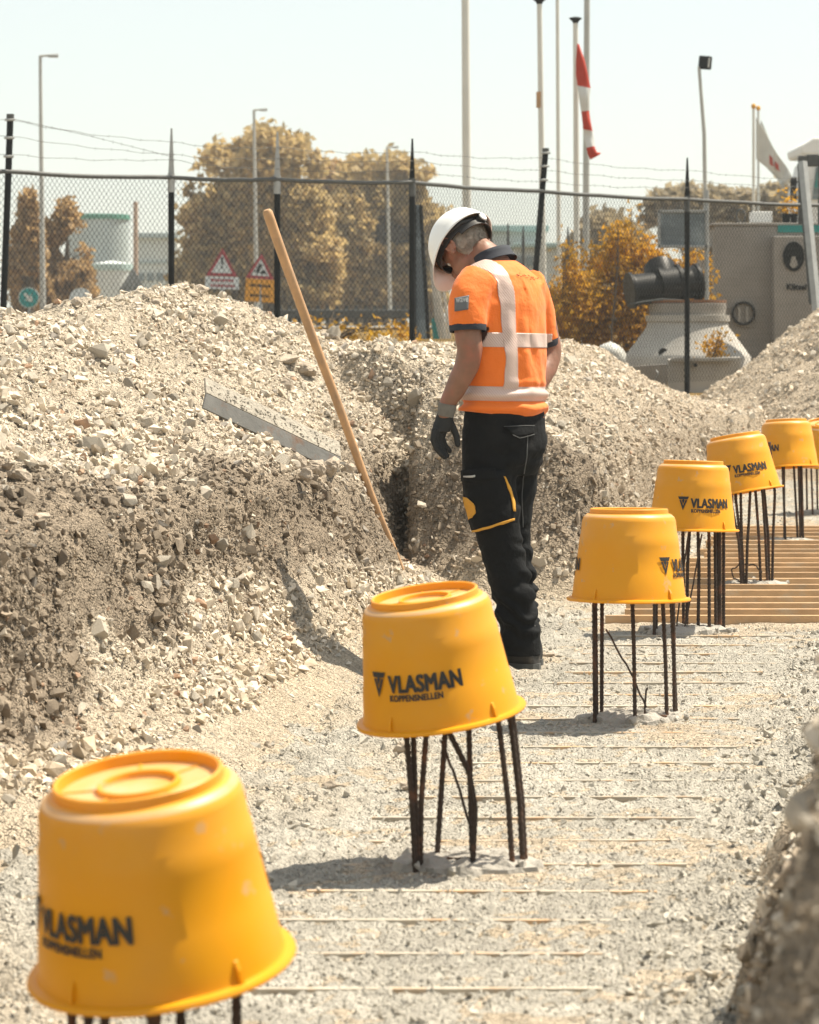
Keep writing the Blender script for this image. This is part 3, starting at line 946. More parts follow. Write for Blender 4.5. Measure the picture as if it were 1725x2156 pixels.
pile('straight rebar bundle with a thin diagonal wire under the plain-fronted bucket', (1337, 1519), [
    [(1253, 1523), (1251, 1268)], [(1257, 1521), (1254, 1268)], [(1267, 1518), (1268, 1268)], [(1338, 1527), (1335, 1360), (1332, 1270)], [(1405, 1521), (1402, 1400), (1396, 1268)], [(1421, 1513), (1418, 1265)], [(1425, 1511), (1414, 1265)]],
    topz[2], 1324, .0066, wires=[[(1361, 1490), (1330, 1420), (1276, 1325)], [(1262, 1518), (1330, 1512), (1405, 1508)], [(1358, 1528), (1358, 1490), (1361, 1452), (1364, 1450)]], head=(.18, .13))
pile('thick rebar bundle on a dark rubble head under the bucket above the first boards', (1445, 1334), [
    [(1378, 1338), (1379, 1120)], [(1382, 1336), (1382, 1120)], [(1440, 1330), (1438, 1120)], [(1446, 1332), (1448, 1190), (1452, 1120)], [(1470, 1334), (1472, 1200), (1470, 1120)], [(1494, 1335), (1493, 1120)], [(1508, 1334), (1506, 1118)], [(1512, 1332), (1511, 1118)], [(1517, 1333), (1516, 1118)], [(1524, 1330), (1524, 1118)]],
    topz[3], 1457, .0072, wires=[[(1425, 1320), (1436, 1220), (1450, 1125)], [(1440, 1330), (1460, 1230), (1478, 1125)]], head=(.20, .16))
pile('splayed rebar bundle with a curled loose wire under the leaning bucket', (1585, 1236), [
    [(1563, 1242), (1556, 1140), (1540, 1060)], [(1566, 1240), (1560, 1140), (1550, 1055)], [(1568, 1240), (1562, 1140), (1560, 1050)], [(1571, 1240), (1574, 1140), (1577, 1100)], [(1603, 1238), (1598, 1130), (1592, 1045)], [(1617, 1238), (1612, 1130), (1606, 1040)], [(1620, 1236), (1618, 1130), (1610, 1040)], [(1626, 1236), (1628, 1130), (1632, 1040)]],
    topz[4], 1570, .0072, wires=[[(1575, 1232), (1545, 1218), (1540, 1200), (1560, 1188), (1590, 1190), (1605, 1205)]], head=(.20, .16))
pile('rebar bundle under the small sixth bucket', (1662, 1144), [
    [(1652, 1144), (1651, 985)], [(1655, 1146), (1648, 985)], [(1681, 1144), (1672, 985)], [(1686, 1144), (1682, 985)], [(1690, 1143), (1684, 985)], [(1692, 1144), (1688, 985)]],
    topz[5], 1660, .0072, head=(.20, .16))
pile('rebar bundle under the farthest bucket at the right picture edge', (1735, 1083), [
    [(1700, 1083), (1698, 975)], [(1712, 1085), (1708, 975)], [(1722, 1083), (1720, 975)], [(1765, 1083), (1762, 975)]],
    topz[6], 1738, .0072, head=(.20, .16))

# ------------------------------------------------------------------ pole and steel angle on the heap
def at_d(x, y, d): return wp(x, y, d)
def wooden_pole():
    P = [(560, 436, 12.95), (575, 480, 12.97), (602, 556, 13.0), (640, 660, 13.05), (676, 757, 13.1), (712, 850, 13.15), (748, 950, 13.2), (780, 1040, 13.25), (806, 1105, 13.3), (826, 1150, 13.34), (845, 1200, 13.38)]
    pts = [wp(*p) for p in P]
    base = pts[-1].copy()
    dense = []
    for a, b in zip(pts[:-1], pts[1:]):
        for k in range(4): dense.append(a.lerp(b, k / 4))
    dense.append(pts[-1])
    for _ in range(4): dense = [dense[0]] + [(dense[i - 1] + dense[i] * 2 + dense[i + 1]) / 4 for i in range(1, len(dense) - 1)] + [dense[-1]]
    n = len(dense)
    rad = [(.0225 - .0075 * (i / n)) for i in range(n)]
    rad[0] = .014; rad[1] = .0215
    t = (dense[0] - dense[1]).normalized()
    dense[0] = dense[1] + t * .012
    o = MB().tube(dense, rad, 16).build('wooden_pole', M['wood'], loc=base, smooth=True)
    tag(o, 'long bare wooden tool handle leaning on the cut bank', 'pole')
wooden_pole()

def steel_angle():
    # two flanges of an angle profile half sunk in the heap
    a = terrain_hit(446, 880); b = terrain_hit(660, 985)
    d0 = a.y
    A = wp(432, 868, d0 + .0); Bp = wp(668, 980, b.y + .22)
    ax = (Bp - A).normalized()
    root = empty('steel_angle', (A + Bp) / 2, 'crusted steel angle beam half sunk slanting into the rubble heap', 'beam')
    L = (Bp - A).length + .12
    up = Vector((.35, .55, 1)); up = (up - ax * up.dot(ax)).normalized()
    back = ax.cross(up).normalized()
    if back.y < 0: back = -back
    Mx = Matrix((ax, back, up)).transposed()
    c = (A + Bp) / 2 + ax * .06 + Vector((0, -.14, .030))
    # front web, then the top flange lying back
    MB().box(c + up * .022, (L, .010, .066), Mx).build('web', M['steelblue'], root, bevel=.002)
    tl = (back * .42 + up * .91).normalized()
    Mt = Matrix((ax, tl, ax.cross(tl))).transposed()
    MB().box(c + up * .056 + tl * .042, (L, .084, .011), Mt).build('flange', M['steelcrust'], root, bevel=.002)
    for k in range(140):
        t = random.uniform(-.48, .48) * L; s = random.uniform(-.040, .022)
        P = stone_shapes(OCT, 1, .2)[0] * random.uniform(.004, .010)
        p = c + up * .060 - back * .004 + tl * (.045 + s) + ax * t
        if k == 0: crust = MB()
        crust.add([Vector(v) + p for v in P.tolist()], OCT[1].tolist())
    cr = crust.build('cement_crust', M['steelcrust'], root); cr['kind'] = 'stuff'
steel_angle()
for k_, (x_, y_, w_, a_) in enumerate(((664, 990, 60, (1.2, .8, .8)), (700, 985, 50, (1.1, .8, .9)), (628, 972, 44, (1.2, .8, .7)), (735, 990, 40, (1, .8, .8)), (645, 1005, 46, (1.3, .9, .7)), (562, 925, 36, (.8, .7, 1.5)))):
    h_ = terrain_hit(x_, y_); dd_ = h_.y - .16
    boulder(x_, y_, w_, a_, seed=80 + k_, at=wp(x_, y_, dd_))
boulder(540, 905, 22, (.9, .8, 1.2), seed=62)

# ------------------------------------------------------------------ fence
POSTS = [(18, 362), (361, 374), (584, 378), (868, 384), (1142, 403), (1447, 420), (1760, 433)]
RZ = 2.78
FP = []
for x, y in POSTS:
    d = (RZ - H) * F / (YH - y)
    FP.append(Vector(((x - CX) / F * d, d, RZ)))
f_left = FP[0] + (FP[0] - FP[1]) * 1.2; f_left.z = RZ
FPX = [f_left] + FP
fence = empty('fence', (FP[3].x, FP[3].y, 1.1), 'black chain link fence with top rail, spiked posts and barbed wire above the heap', 'fence')
def post(i, top_y, kind, lean=0.0):
    p = FP[i]; d = p.y
    zt = H - (top_y - YH) / F * d
    base = Vector((p.x - lean * 2.2, d, ground_out(np.array([p.x]), np.array([d]))[0] - .5))
    if kind == 'tube':
        top = Vector((p.x + lean * (zt - RZ), d, zt))
        po = MB().tube([base, Vector((p.x, d, RZ)), top], .031, 12).build('post', M['darkmetal'], fence, smooth=True)
        MB().tube([top + Vector((0, 0, -.01)), top + Vector((0, 0, .03))], .036, 12).build('post_cap', M['rail'], fence, smooth=True)
        for f in (.28, .62, .95):
            q = Vector((p.x, d, RZ)).lerp(top, f)
            MB().tube([q + Vector((-.045, -.035, 0)), q + Vector((.05, -.035, 0))], .012, 6).build('wire_clip', M['galv'], fence)
    else:
        po = MB().tube([base, Vector((p.x, d, RZ - .03))], .030, 12).build('post', M['darkmetal'], fence, smooth=True)
        MB().tube([Vector((p.x, d, RZ - .14)), Vector((p.x, d, RZ + .04))], .034, 12).build('clamp', M['galv' if i in (1, 2) else 'rail'], fence, smooth=True)
        w = .030
        V = [Vector((p.x - w, d - .02, RZ)), Vector((p.x + w, d - .02, RZ)), Vector((p.x + w, d + .02, RZ)), Vector((p.x - w, d + .02, RZ)),
             Vector((p.x - .006 + lean, d - .008, zt)), Vector((p.x + .010 + lean, d - .008, zt)), Vector((p.x + .010 + lean, d + .008, zt)), Vector((p.x - .006 + lean, d + .008, zt))]
        MB().add(V, [(0, 1, 5, 4), (1, 2, 6, 5), (2, 3, 7, 6), (3, 0, 4, 7), (4, 5, 6, 7), (3, 2, 1, 0)]).build('spike', M['galv' if i in (1, 2) else 'darkmetal'], fence)
post(0, 247, 'tube', .035)
post(1, 270, 'spike')
post(2, 278, 'spike')
post(3, 292, 'spike')
post(4, 318, 'tube', .085)
post(5, 332, 'spike')
for a, b in zip(FPX[:-1], FPX[1:]):
    n = 8
    pts = [a.lerp(b, k / n) + Vector((0, -.02, -.014 * math.sin(math.pi * k / n) + random.uniform(-.004, .004))) for k in range(n + 1)]
    MB().tube(pts, .021, 10).build('top_rail', M['rail'], fence, smooth=True)
# chain link
def chain():
    V = []; Fc = []; cnt = 0
    p_, h_, r_ = .0245, .034, .0024
    segs = []
    for a, b in zip(FPX[:-1], FPX[1:]):
        L = (b - a).length; t = (b - a).normalized()
        nw = int(L / p_)
        zb = .75
        nk = int((RZ - zb) / h_)
        ph = random.uniform(0, 1)
        i = np.arange(nw)[:, None]; k = np.arange(nk + 1)[None, :]
        s = (i + .5) * L / nw + np.where((k + i) % 2 == 0, L / nw / 2, -L / nw / 2)
        z = RZ - .005 - k * h_ + 0 * i + .006 * np.sin(s * 2.1 + ph)
        bow = .02 * np.sin(s * 1.3 + ph) + .012 * np.sin(z * 3 + s)
        dz = np.where(k % 2 == 0, .003, -.003)
        nx, ny = -t.y, t.x
        P = np.stack([a.x + t.x * s + nx * (bow + dz), a.y + t.y * s + ny * (bow + dz), z], -1)
        A, B = P[:, :-1].reshape(-1, 3), P[:, 1:].reshape(-1, 3)
        segs.append((A, B))
    A = np.concatenate([s[0] for s in segs]); B = np.concatenate([s[1] for s in segs])
    D = B - A; D /= np.linalg.norm(D, axis=1)[:, None]
    U_ = np.cross(D, np.array([0, 1, 0.])); U_ /= np.linalg.norm(U_, axis=1)[:, None]
    W = np.cross(D, U_)
    ring = [U_ * math.cos(t) * r_ + W * math.sin(t) * r_ for t in (0, 2.094, 4.189)]
    V = np.stack([A + ring[0], A + ring[1], A + ring[2], B + ring[0], B + ring[1], B + ring[2]], 1)
    f = np.array([[0, 1, 4, 3], [1, 2, 5, 4], [2, 0, 3, 5]])
    Fc = (f[None] + (np.arange(len(A)) * 6)[:, None, None]).reshape(-1, 4)
    me = np_mesh('chain_link', V.reshape(-1, 3) - np.array(fence.location), Fc, 4)
    o = add_ob('chain_link', me, M['wire'], fence); o['kind'] = 'stuff'
chain()
def barbed(pts, r=.0023):
    mb = MB()
    mb.tube(pts, r, 4)
    for a, b in zip(pts[:-1], pts[1:]):
        n = max(1, int((b - a).length / .11))
        for k in range(n):
            q = a.lerp(b, (k + random.random() * .3) / n); an = random.uniform(0, 3.14)
            v = Vector((.3 * math.cos(an), .4, math.sin(an))).normalized() * .016
            mb.tube([q - v, q + v], r * .9, 3)
    mb.build('barbed_wire', M['barb'], fence)
def strand(offs, sag=.03):
    pts = []
    for (a, b), (o0, o1) in zip(zip(FPX[:-1], FPX[1:]), zip(offs[:-1], offs[1:])):
        for k in range(10):
            t = k / 10
            pts.append(a.lerp(b, t) + Vector((0, -.03, o0 + (o1 - o0) * t - sag * math.sin(math.pi * t) + .008 * math.sin(k * 2.1))))
    pts.append(FPX[-1] + Vector((0, 0, offs[-1])))
    barbed(pts)
strand([.52, .48, .34, .31, .30, .35, .32, .30])
strand([.33, .33, .22, .20, .21, .22, .21, .20], .02)
strand([.14, .16, .17, .10, .12, .10, .13, .12], .025)
lo = [FP[0] + Vector((0, -.03, .5)), FP[0].lerp(FP[1], .5) + Vector((0, -.03, .36)), FP[1] + Vector((0, -.03, .2))]
barbed([lo[0].lerp(lo[1], k / 8) for k in range(8)] + [lo[1].lerp(lo[2], k / 8) for k in range(9)])
# leaning strut and weathered timber post at the right end of the fence
sp = empty('fence_strut', wp(1716, 640, 33.2), 'pale galvanised strut leaning on the fence at the right edge', 'strut')
MB().tube([wp(1690, 340, 33.6), wp(1721, 660, 33.2)], .052, 4, flat=.8).build('strut', M['galv'], sp)
MB().tube([wp(1687, 345, 33.7), wp(1712, 640, 33.35)], .045, 4, flat=.8).build('strut_shaded_side', M['rail'], sp)  # darker tube as the strut's shaded side, shade put into its colour
tp = empty('timber_frame', wp(1705, 420, 35.5), 'weathered brown timber frame top rising behind the fence at the right edge', 'frame')
mb = MB(); mb.box(wp(1690, 400, 35.5), (.10, .10, .80)); mb.build('upright', M['wood'], tp, bevel=.008)
mb = MB(); mb.box(wp(1732, 400, 35.5), (.10, .10, .80)); mb.build('upright', M['wood'], tp, bevel=.008)
mb = MB(); mb.box(wp(1711, 338, 35.5), (.132, .09, .14)); mb.build('crossbar', M['wood'], tp, bevel=.008)
for o in tp.children: o.data.materials[0] = M['steelcrust'] if False else M['rail']

# ------------------------------------------------------------------ the worker
M['hivis'] = pm('hivis', (.88, .195, .018), .75, .07, 6, .55, 15, sheen=.12, bdist=.016, trans=.08)
M['navy'] = pm('navy', (.022, .027, .038), .85, .1, 20, .2, 200)
M['trouser'] = pm('trouser', (.0085, .0095, .0105),   .85, .25, 5, .6, 20, spec=.14, bdist=.016, col2=(.016, .016, .016), fac2=(.5, .75), scale2=6)
M['skin'] = pm('skin', (.235, .118, .073), .5, .22, 22, .45, 130, col2=(.25, .095, .06), fac2=(.46, .66), scale2=11, bdist=.002)
M['hair'] = pm('hair', (.30, .27, .225), .6, .3, 60)
M['glove'] = pm('glove', (.012, .013, .013), .7, .2, 30, .3, 200)
M['cuff'] = pm('cuff', (.16, .15, .13), .9, .15, 60, .5, 150)
M['helmet'] = pm('helmet', (.80, .80, .77), .32, .03, 6)
M['strap'] = pm('strap', (.02, .02, .02), .5, .2, 20)
M['foam'] = pm('foam', (.16, .10, .05), .9, .2, 20)
M['yellowcloth'] = pm('yellowcloth', (.60, .30, .035), .8, .1, 40)
M['stitch'] = pm('stitch', (.075, .078, .078), .8, .2, 60)
M['boot'] = pm('boot', (.028, .027, .025), .7, .25, 20, .2, 120, col2=(.10, .09, .075), fac2=(.55, .75), scale2=12)
M['patch'] = pm('patch', (.12, .125, .13), .8, .1, 40)
M['patchtext'] = pm('patchtext', (.45, .45, .44), .7, .05, 20)
def tape():
    m = pm('tape', (.60, .53, .49), .45, .05, 20, .35, 15, bdist=.014)
    n = m.node_tree.nodes; l = m.node_tree.links; b = n['Principled BSDF']
    tc = n.new('ShaderNodeTexCoord'); mp = n.new('ShaderNodeMapping'); mp.inputs['Rotation'].default_value = (0, R(38), 0)
    l.new(tc.outputs['Object'], mp.inputs[0])
    w = n.new('ShaderNodeTexWave'); w.bands_direction = 'X'; w.inputs['Scale'].default_value = 42; w.inputs['Distortion'].default_value = 0
    l.new(mp.outputs[0], w.inputs[0])
    r = n.new('ShaderNodeMapRange'); r.inputs[1].default_value = .62; r.inputs[2].default_value = .8; l.new(w.outputs[0], r.inputs[0])
    x = n.new('ShaderNodeMix'); x.data_type = 'RGBA'; x.inputs[6].default_value = (.62, .55, .51, 1); x.inputs[7].default_value = (.40, .17, .10, 1)
    l.new(r.outputs[0], x.inputs[0]); l.new(x.outputs[2], b.inputs['Base Color'])
    return m
M['tape'] = tape()

PD = 11.24
def pv(x, y, dd=0.0): return wp(x, y, PD + dd)
PR = Vector((.65, .76, 0)); PF = Vector((-.76, .65, 0)); PZ = Vector((0, 0, 1))
person = empty('person', (pv(1100, 1408).x, PD, 0.0), 'person in white helmet, orange reflective shirt and black work trousers looking down', 'person')

def remesh(mb, voxel, smooth=6, name='m'):
    me = mb.mesh(name, (0, 0, 0))
    o = bpy.data.objects.new('tmp', me); COL.objects.link(o)
    r = o.modifiers.new('r', 'REMESH'); r.mode = 'VOXEL'; r.voxel_size = voxel; r.use_smooth_shade = True
    if smooth:
        s = o.modifiers.new('s', 'SMOOTH'); s.factor = .5; s.iterations = smooth
    dg = bpy.context.evaluated_depsgraph_get(); dg.update()
    out = bpy.data.meshes.new_from_object(o.evaluated_get(dg))
    bpy.data.objects.remove(o); bpy.data.meshes.remove(me)
    return out
def vco(me):
    a = np.empty(len(me.vertices) * 3, np.float32); me.vertices.foreach_get('co', a); return a.reshape(-1, 3).astype(float)
def vno(me):
    a = np.empty(len(me.vertices) * 3, np.float32); me.vertices.foreach_get('normal', a); return a.reshape(-1, 3).astype(float)
def displace(me, amount):
    c = vco(me) + vno(me) * amount[:, None]
    me.vertices.foreach_set('co', c.astype(np.float32).ravel()); me.update()
def place(name, me, mat, parent=person, smooth=True):
    c = vco(me) - np.array(person.location)
    me.vertices.foreach_set('co', c.astype(np.float32).ravel())
    if smooth: shade(me, True)
    me.update()
    return add_ob(name, me, mat, parent)
def limb(mb, L, n=20):
    """L: (x, y, dd, r) or (x, y, dd, r, flat)"""
    pts = [pv(a[0], a[1], a[2]) for a in L]
    dense = []; rad = []
    for i in range(len(L) - 1):
        for k in range(5):
            t = k / 5; dense.append(pts[i].lerp(pts[i + 1], t)); rad.append(L[i][3] * (1 - t) + L[i + 1][3] * t)
    dense.append(pts[-1]); rad.append(L[-1][3])
    for _ in range(2):
        dense = [dense[0]] + [(dense[i - 1] + dense[i] * 2 + dense[i + 1]) / 4 for i in range(1, len(dense) - 1)] + [dense[-1]]
        rad = [rad[0]] + [(rad[i - 1] + rad[i] * 2 + rad[i + 1]) / 4 for i in range(1, len(rad) - 1)] + [rad[-1]]
    mb.tube(dense, rad, n)
def torso_rings(L, grow=0.0):
    out = []
    for (x, y, hb, hd) in L:
        dd = -.85 * (x - 1062) * .00176
        out.append((pv(x, y, dd), PR * (hb + grow), PF * (hd + grow)))
    return out
def ell(mb, c, a1, a2, a3, n=20, m=12):
    V = []; Fc = []
    for i in range(m + 1):
        p = math.pi * i / m
        for k in range(n):
            a = 2 * math.pi * k / n
            V.append(Vector(c) + Vector(a1) * (math.sin(p) * math.cos(a)) + Vector(a2) * (math.sin(p) * math.sin(a)) + Vector(a3) * math.cos(p))
    Fc = [(i * n + k, i * n + (k + 1) % n, (i + 1) * n + (k + 1) % n, (i + 1) * n + k) for i in range(m) for k in range(n)]
    bm = bmesh.new()
    vs_ = [bm.verts.new(v) for v in V]
    for f in Fc: bm.faces.new([vs_[i] for i in f])
    bmesh.ops.remove_doubles(bm, verts=bm.verts, dist=1e-5)
    bm.verts.index_update()
    mb.add([v.co.copy() for v in bm.verts], [[v.index for v in f.verts] for f in bm.faces]); bm.free()

# head axes
g = Vector((-.80, .60, 0)); pit = R(56)
hf = g * math.cos(pit) - PZ * math.sin(pit)
hu = g * math.sin(pit) + PZ * math.cos(pit)
hr = hf.cross(hu).normalized()
rho = R(10)
hr, hu = (hr * math.cos(rho) - hu * math.sin(rho)), (hu * math.cos(rho) + hr * math.sin(rho))
HC = pv(976, 520, .11)
def hp(r, f, u): return HC + hr * r + hf * f + hu * u

# --- body: one continuous surface
mb = MB()
mb.loft(torso_rings([(1062, 900, .150, .11), (1062, 850, .155, .11), (1058, 730, .17, .115), (1052, 650, .18, .115), (1052, 600, .165, .10), (1046, 570, .10, .08), (1034, 552, .066, .066)]))
limb(mb, [(1046, 572, .02, .070), (1028, 545, .05, .060), (1010, 530, .075, .056), (992, 520, .10, .054)])
ell(mb, hp(0, -.005, .022), hr * .076, hf * .100, hu * .098)
ell(mb, hp(0, .030, -.055), hr * .058, hf * .066, hu * .068)
ell(mb, hp(0, .040, -.095), hr * .036, hf * .040, hu * .028)
ell(mb, hp(0, .100, -.030), hr * .013, hf * .020, hu * .024)
ell(mb, hp(0, .086, -.074), hr * .026, hf * .012, hu * .011)
limb(mb, [(1000, 598, -.11, .058), (986, 640, -.165, .055), (985, 695, -.18, .050), (991, 735, -.185, .0475), (984, 770, -.178, .046), (966, 805, -.17, .0415), (948, 838, -.16, .033), (940, 856, -.158, .030), (937, 880, -.155, .028)])
limb(mb, [(1112, 600, .12, .058), (1132, 645, .17, .053), (1150, 700, .195, .047), (1159, 742, .20, .044), (1150, 775, .16, .043), (1135, 805, .11, .036), (1122, 825, .07, .030)])
limb(mb, [(1035, 890, -.07, .085), (1036, 1000, -.06, .070), (1058, 1130, -.05, .052), (1078, 1250, -.04, .048), (1098, 1375, -.035, .038)])
limb(mb, [(1090, 890, .07, .085), (1086, 1000, .07, .062), (1078, 1120, .08, .05), (1092, 1250, .09, .046), (1104, 1380, .10, .036)])
for s in (-1, 1):
    ell(mb, hp(s * .082, .004, -.022), hr * .011, hf * .020, hu * .034)
    ell(mb, hp(s * .090, -.008, -.016), hr * .007, hf * .010, hu * .030)
bm_ = remesh(mb, .0055, 4, 'body')
c = vco(bm_)
# tendons and muscle relief on the bare forearm, creases on the nape
displace(bm_, .0042 * fbm(c[:, 0] * 26, c[:, 1] * 26, c[:, 2] * 14, oct=3, seed=201))
body = place('body', bm_, M['skin'])
for s in (-1, 1):
    e_ = MB(); ell(e_, hp(s * .030, .073, -.006), hr * .011, hf * .011, hu * .011, 12, 8)
    e_.build('eye', M['signwhite'], person, smooth=True)

M['earskin'] = pm('earskin', (.27, .125, .08), .5, .15, 30, .2, 120)
for s in (-1, 1):
    mb = MB()
    pts = []
    for k in range(15):
        a = R(-75 + 285 * k / 14)
        pts.append(hp(s * (.094 + .004 * math.sin(a)), .000 - .019 * math.cos(a) - .006, -.016 + .032 * math.sin(a)))
    mb.tube(pts, [.0052] * 13 + [.0045, .0035], 8)
    ell(mb, hp(s * .088, -.002, -.020), hr * .008, hf * .017, hu * .028, 14, 10)
    ell(mb, hp(s * .090, .004, -.046), hr * .006, hf * .009, hu * .011, 12, 8)
    place('ear', remesh(mb, .0025, 2, 'ear'), M['earskin'])

# --- hair: short and grey round the back and sides
mb = MB()
V = []; Fc = []
nU, nA = 16, 56
def hair_pt(u, a, grow):
    z = -.098 + .140 * u
    k = math.sqrt(max(.35, 1 - (z / .112) ** 2))
    rr, ff = .0825 * k, .108 * k
    if z < -.02: ff *= 1 - .16 * ((-.02 - z) / .055); rr *= 1 - .02 * ((-.02 - z) / .055)
    return hp((rr + grow) * math.sin(a), -.006 - (ff + grow) * math.cos(a), .018 + z)
for i in range(nU + 1):
    for k in range(nA + 1):
        a = -R(96) + 2 * R(96) * k / nA
        e = min(1, i / 3) * min(1, (nA - k) / 3) * min(1, k / 3)
        V.append(hair_pt(i / nU, a, -.006 + .010 * e + .0015 * random.uniform(-1, 1)))
for i in range(nU):
    for k in range(nA): Fc.append((i * (nA + 1) + k, i * (nA + 1) + k + 1, (i + 1) * (nA + 1) + k + 1, (i + 1) * (nA + 1) + k))
hair = MB().add(V, Fc).build('hair', M['hair'], person, smooth=True, sharp=False)
mb = MB()
for k in range(4200):
    u = random.random() ** .8; a = random.uniform(-R(96), R(96))
    p = hair_pt(u, a, .002); q = hair_pt(max(0, u - .10), a + random.uniform(-.05, .05), .0085 + .005 * random.random())
    side = (q - p).cross(Vector((random.random(), random.random(), random.random()))).normalized() * .0007
    mb.add([p - side, p + side, q], [(0, 1, 2)])
hs = mb.mesh('hair_strands', person.location, fix=False)
o = add_ob('hair_strands', hs, M['hair'], hair); o['kind'] = 'stuff'

# --- helmet
hel = empty('helmet_group', (0, 0, 0)); bpy.data.objects.remove(hel)
HO = pv(978, 520, .10)
def shell(sr, sf, su, name, mat, t=.0035, lip=True):
    mb = MB(); V = []; Fc = []
    n, m = 64, 20
    def pt(i, k, dr):
        a = 2 * math.pi * k / n
        p = (math.pi / 2) * i / m
        cr, cu = math.cos(p), math.sin(p)
        rr, ff = (sr + dr) * cr, (sf + dr) * cr
        f_ = math.cos(a); r_ = math.sin(a)
        ext = 0
        if i < 3 and f_ > 0: ext = .048 * (f_ ** 1.5) * (1 - i / 3.0) ** 1.4
        flare = .006 * max(0, 1 - i / 2.0)
        ridge = .004 * math.exp(-(r_ * sr * cr / .022) ** 2) * (1 if i > 6 else 0)
        drop = -.012 * max(0, f_) * max(0, 1 - i / 3)
        return HO + hr * (r_ * (rr + flare)) + hf * (f_ * (ff + flare) + ext) + hu * ((su + dr) * cu + ridge + drop + .006)
    for dr in (0, -t):
        for i in range(m + 1):
            for k in range(n): V.append(pt(i, k, dr))
    N = (m + 1) * n
    for s in (0, 1):
        for i in range(m):
            for k in range(n):
                q = (s * N + i * n + k, s * N + i * n + (k + 1) % n, s * N + (i + 1) * n + (k + 1) % n, s * N + (i + 1) * n + k)
                Fc.append(q if s == 0 else q[::-1])
    for k in range(n): Fc.append((k, N + k, N + (k + 1) % n, (k + 1) % n))
    mb.add(V, Fc)
    return mb.build(name, mat, person, smooth=True, sharp=False)
helmet = shell(.114, .142, .150, 'helmet', M['helmet'])
def band(sr, sf, z0, z1, mat, name, t=.004, a0=0, a1=360):
    V = []; Fc = []; n = 60
    for k in range(n + 1):
        a = R(a0 + (a1 - a0) * k / n)
        for (g_, z) in ((0, z0), (0, z1), (t, z1), (t, z0)):
            zz = z + .010 * math.cos(a)
            V.append(HO + hr * (math.sin(a) * (sr + g_)) + hf * (math.cos(a) * (sf + g_)) + hu * zz)
    for k in range(n):
        for j in range(4): Fc.append((k * 4 + j, k * 4 + (j + 1) % 4, (k + 1) * 4 + (j + 1) % 4, (k + 1) * 4 + j))
    return MB().add(V, Fc).build(name, mat, helmet if False else person, smooth=True)
band(.093, .118, -.006, .030, M['strap'], 'headband')
band(.098, .126, .028, .055, M['foam'], 'sweat_pad')
band(.090, .122, -.022, .002, M['strap'], 'nape_strap', a0=120, a1=240)
kc = HO - hf * .120 - hu * .004
MB().tube([kc, kc - hf * .020 - hu * .006], .019, 20).build('adjusting_knob', M['strap'], person, smooth=True)
MB().tube([kc - hf * .020 - hu * .006, kc - hf * .024 - hu * .007], [.016, .014], 20).build('knob_cap', M['whiteplastic'], person, smooth=True)
for s in (-1, 1):
    b0 = HO - hf * .115 + hr * (s * .03)
    MB().tube([b0, HO - hf * .095 + hr * (s * .072) + hu * .006, HO - hf * .03 + hr * (s * .098) + hu * .02], .007, 6, flat=.4).build('strap', M['strap'], person, smooth=True)

# --- shirt
TR = [(1062, 893, .176, .128), (1061, 880, .186, .138), (1062, 852, .188, .138), (1063, 800, .184, .132), (1060, 745, .193, .138), (1054, 690, .207, .144), (1052, 640, .212, .140),
      (1052, 605, .198, .126), (1052, 580, .165, .112), (1047, 562, .118, .096), (1040, 549, .082, .080)]
mb = MB()
rg_ = torso_rings(TR)
# a loose hem that dips at the back right
rg_[0] = (rg_[0][0] + Vector((0, 0, .02)), rg_[0][1], rg_[0][2])
mb.loft(rg_, 36)
limb(mb, [(1010, 592, -.10, .080), (990, 622, -.15, .077), (985, 658, -.172, .072), (985, 690, -.18, .067)])
limb(mb, [(1106, 596, .10, .078), (1126, 640, .165, .068), (1140, 688, .19, .060), (1148, 720, .20, .056)])
sm = remesh(mb, .0065, 8, 'shirt')
c = vco(sm); zz = c[:, 2]
loc = (c - np.array(pv(1058, 700)))
bb = loc @ np.array(PR); ff = loc @ np.array(PF)
fold = .0100 * (1 - sstep(.98, 1.10, zz)) * np.sin(zz * 120 + 9 * bb + 4 * ff + 3 * fbm(bb * 8, zz * 8, oct=2, seed=210))
fold += .0115 * sstep(1.0, 1.15, zz) * (1 - sstep(1.38, 1.46, zz)) * np.sin(bb * 62 + zz * 14 * np.sign(bb) + 4 * fbm(bb * 5, zz * 4, ff * 5, oct=2, seed=211)) * np.clip(.3 + 1.5 * fbm(bb * 5, zz * 4, ff * 5, seed=212), 0, 1)
fold += .0075 * fbm(bb * 9 + zz * 5, zz * 6, ff * 9, oct=3, seed=213)
displace(sm, fold)
# open the hem, cuffs and neck by cutting the closed ends away
bm = bmesh.new(); bm.from_mesh(sm)
def cut(bm, co, no, clear_outer=True, only=None):
    g_ = bm.verts[:] + bm.edges[:] + bm.faces[:]
    bmesh.ops.bisect_plane(bm, geom=g_, plane_co=co, plane_no=no, clear_outer=clear_outer, clear_inner=False)
cut(bm, pv(1060, 874), Vector((-.10, -.02, -1)))
def cut_end(bm, co, no, rad):
    """open a tube end near co"""
    co = Vector(co); no = Vector(no).normalized()
    geom = [f for f in bm.faces if (f.calc_center_median() - co).length < rad]
    es = {e for f in geom for e in f.edges}; vs2 = {v for f in geom for v in f.verts}
    bmesh.ops.bisect_plane(bm, geom=list(vs2) + list(es) + geom, plane_co=co, plane_no=no)
    dead = [f for f in bm.faces if (f.calc_center_median() - co).length < rad and (f.calc_center_median() - co).dot(no) > 0]
    bmesh.ops.delete(bm, geom=dead, context='FACES')
cut_end(bm, pv(985, 688, -.18), pv(985, 690, -.18) - pv(985, 658, -.172), .077)
cut_end(bm, pv(1147, 717, .20), pv(1148, 720, .2) - pv(1140, 688, .19), .068)
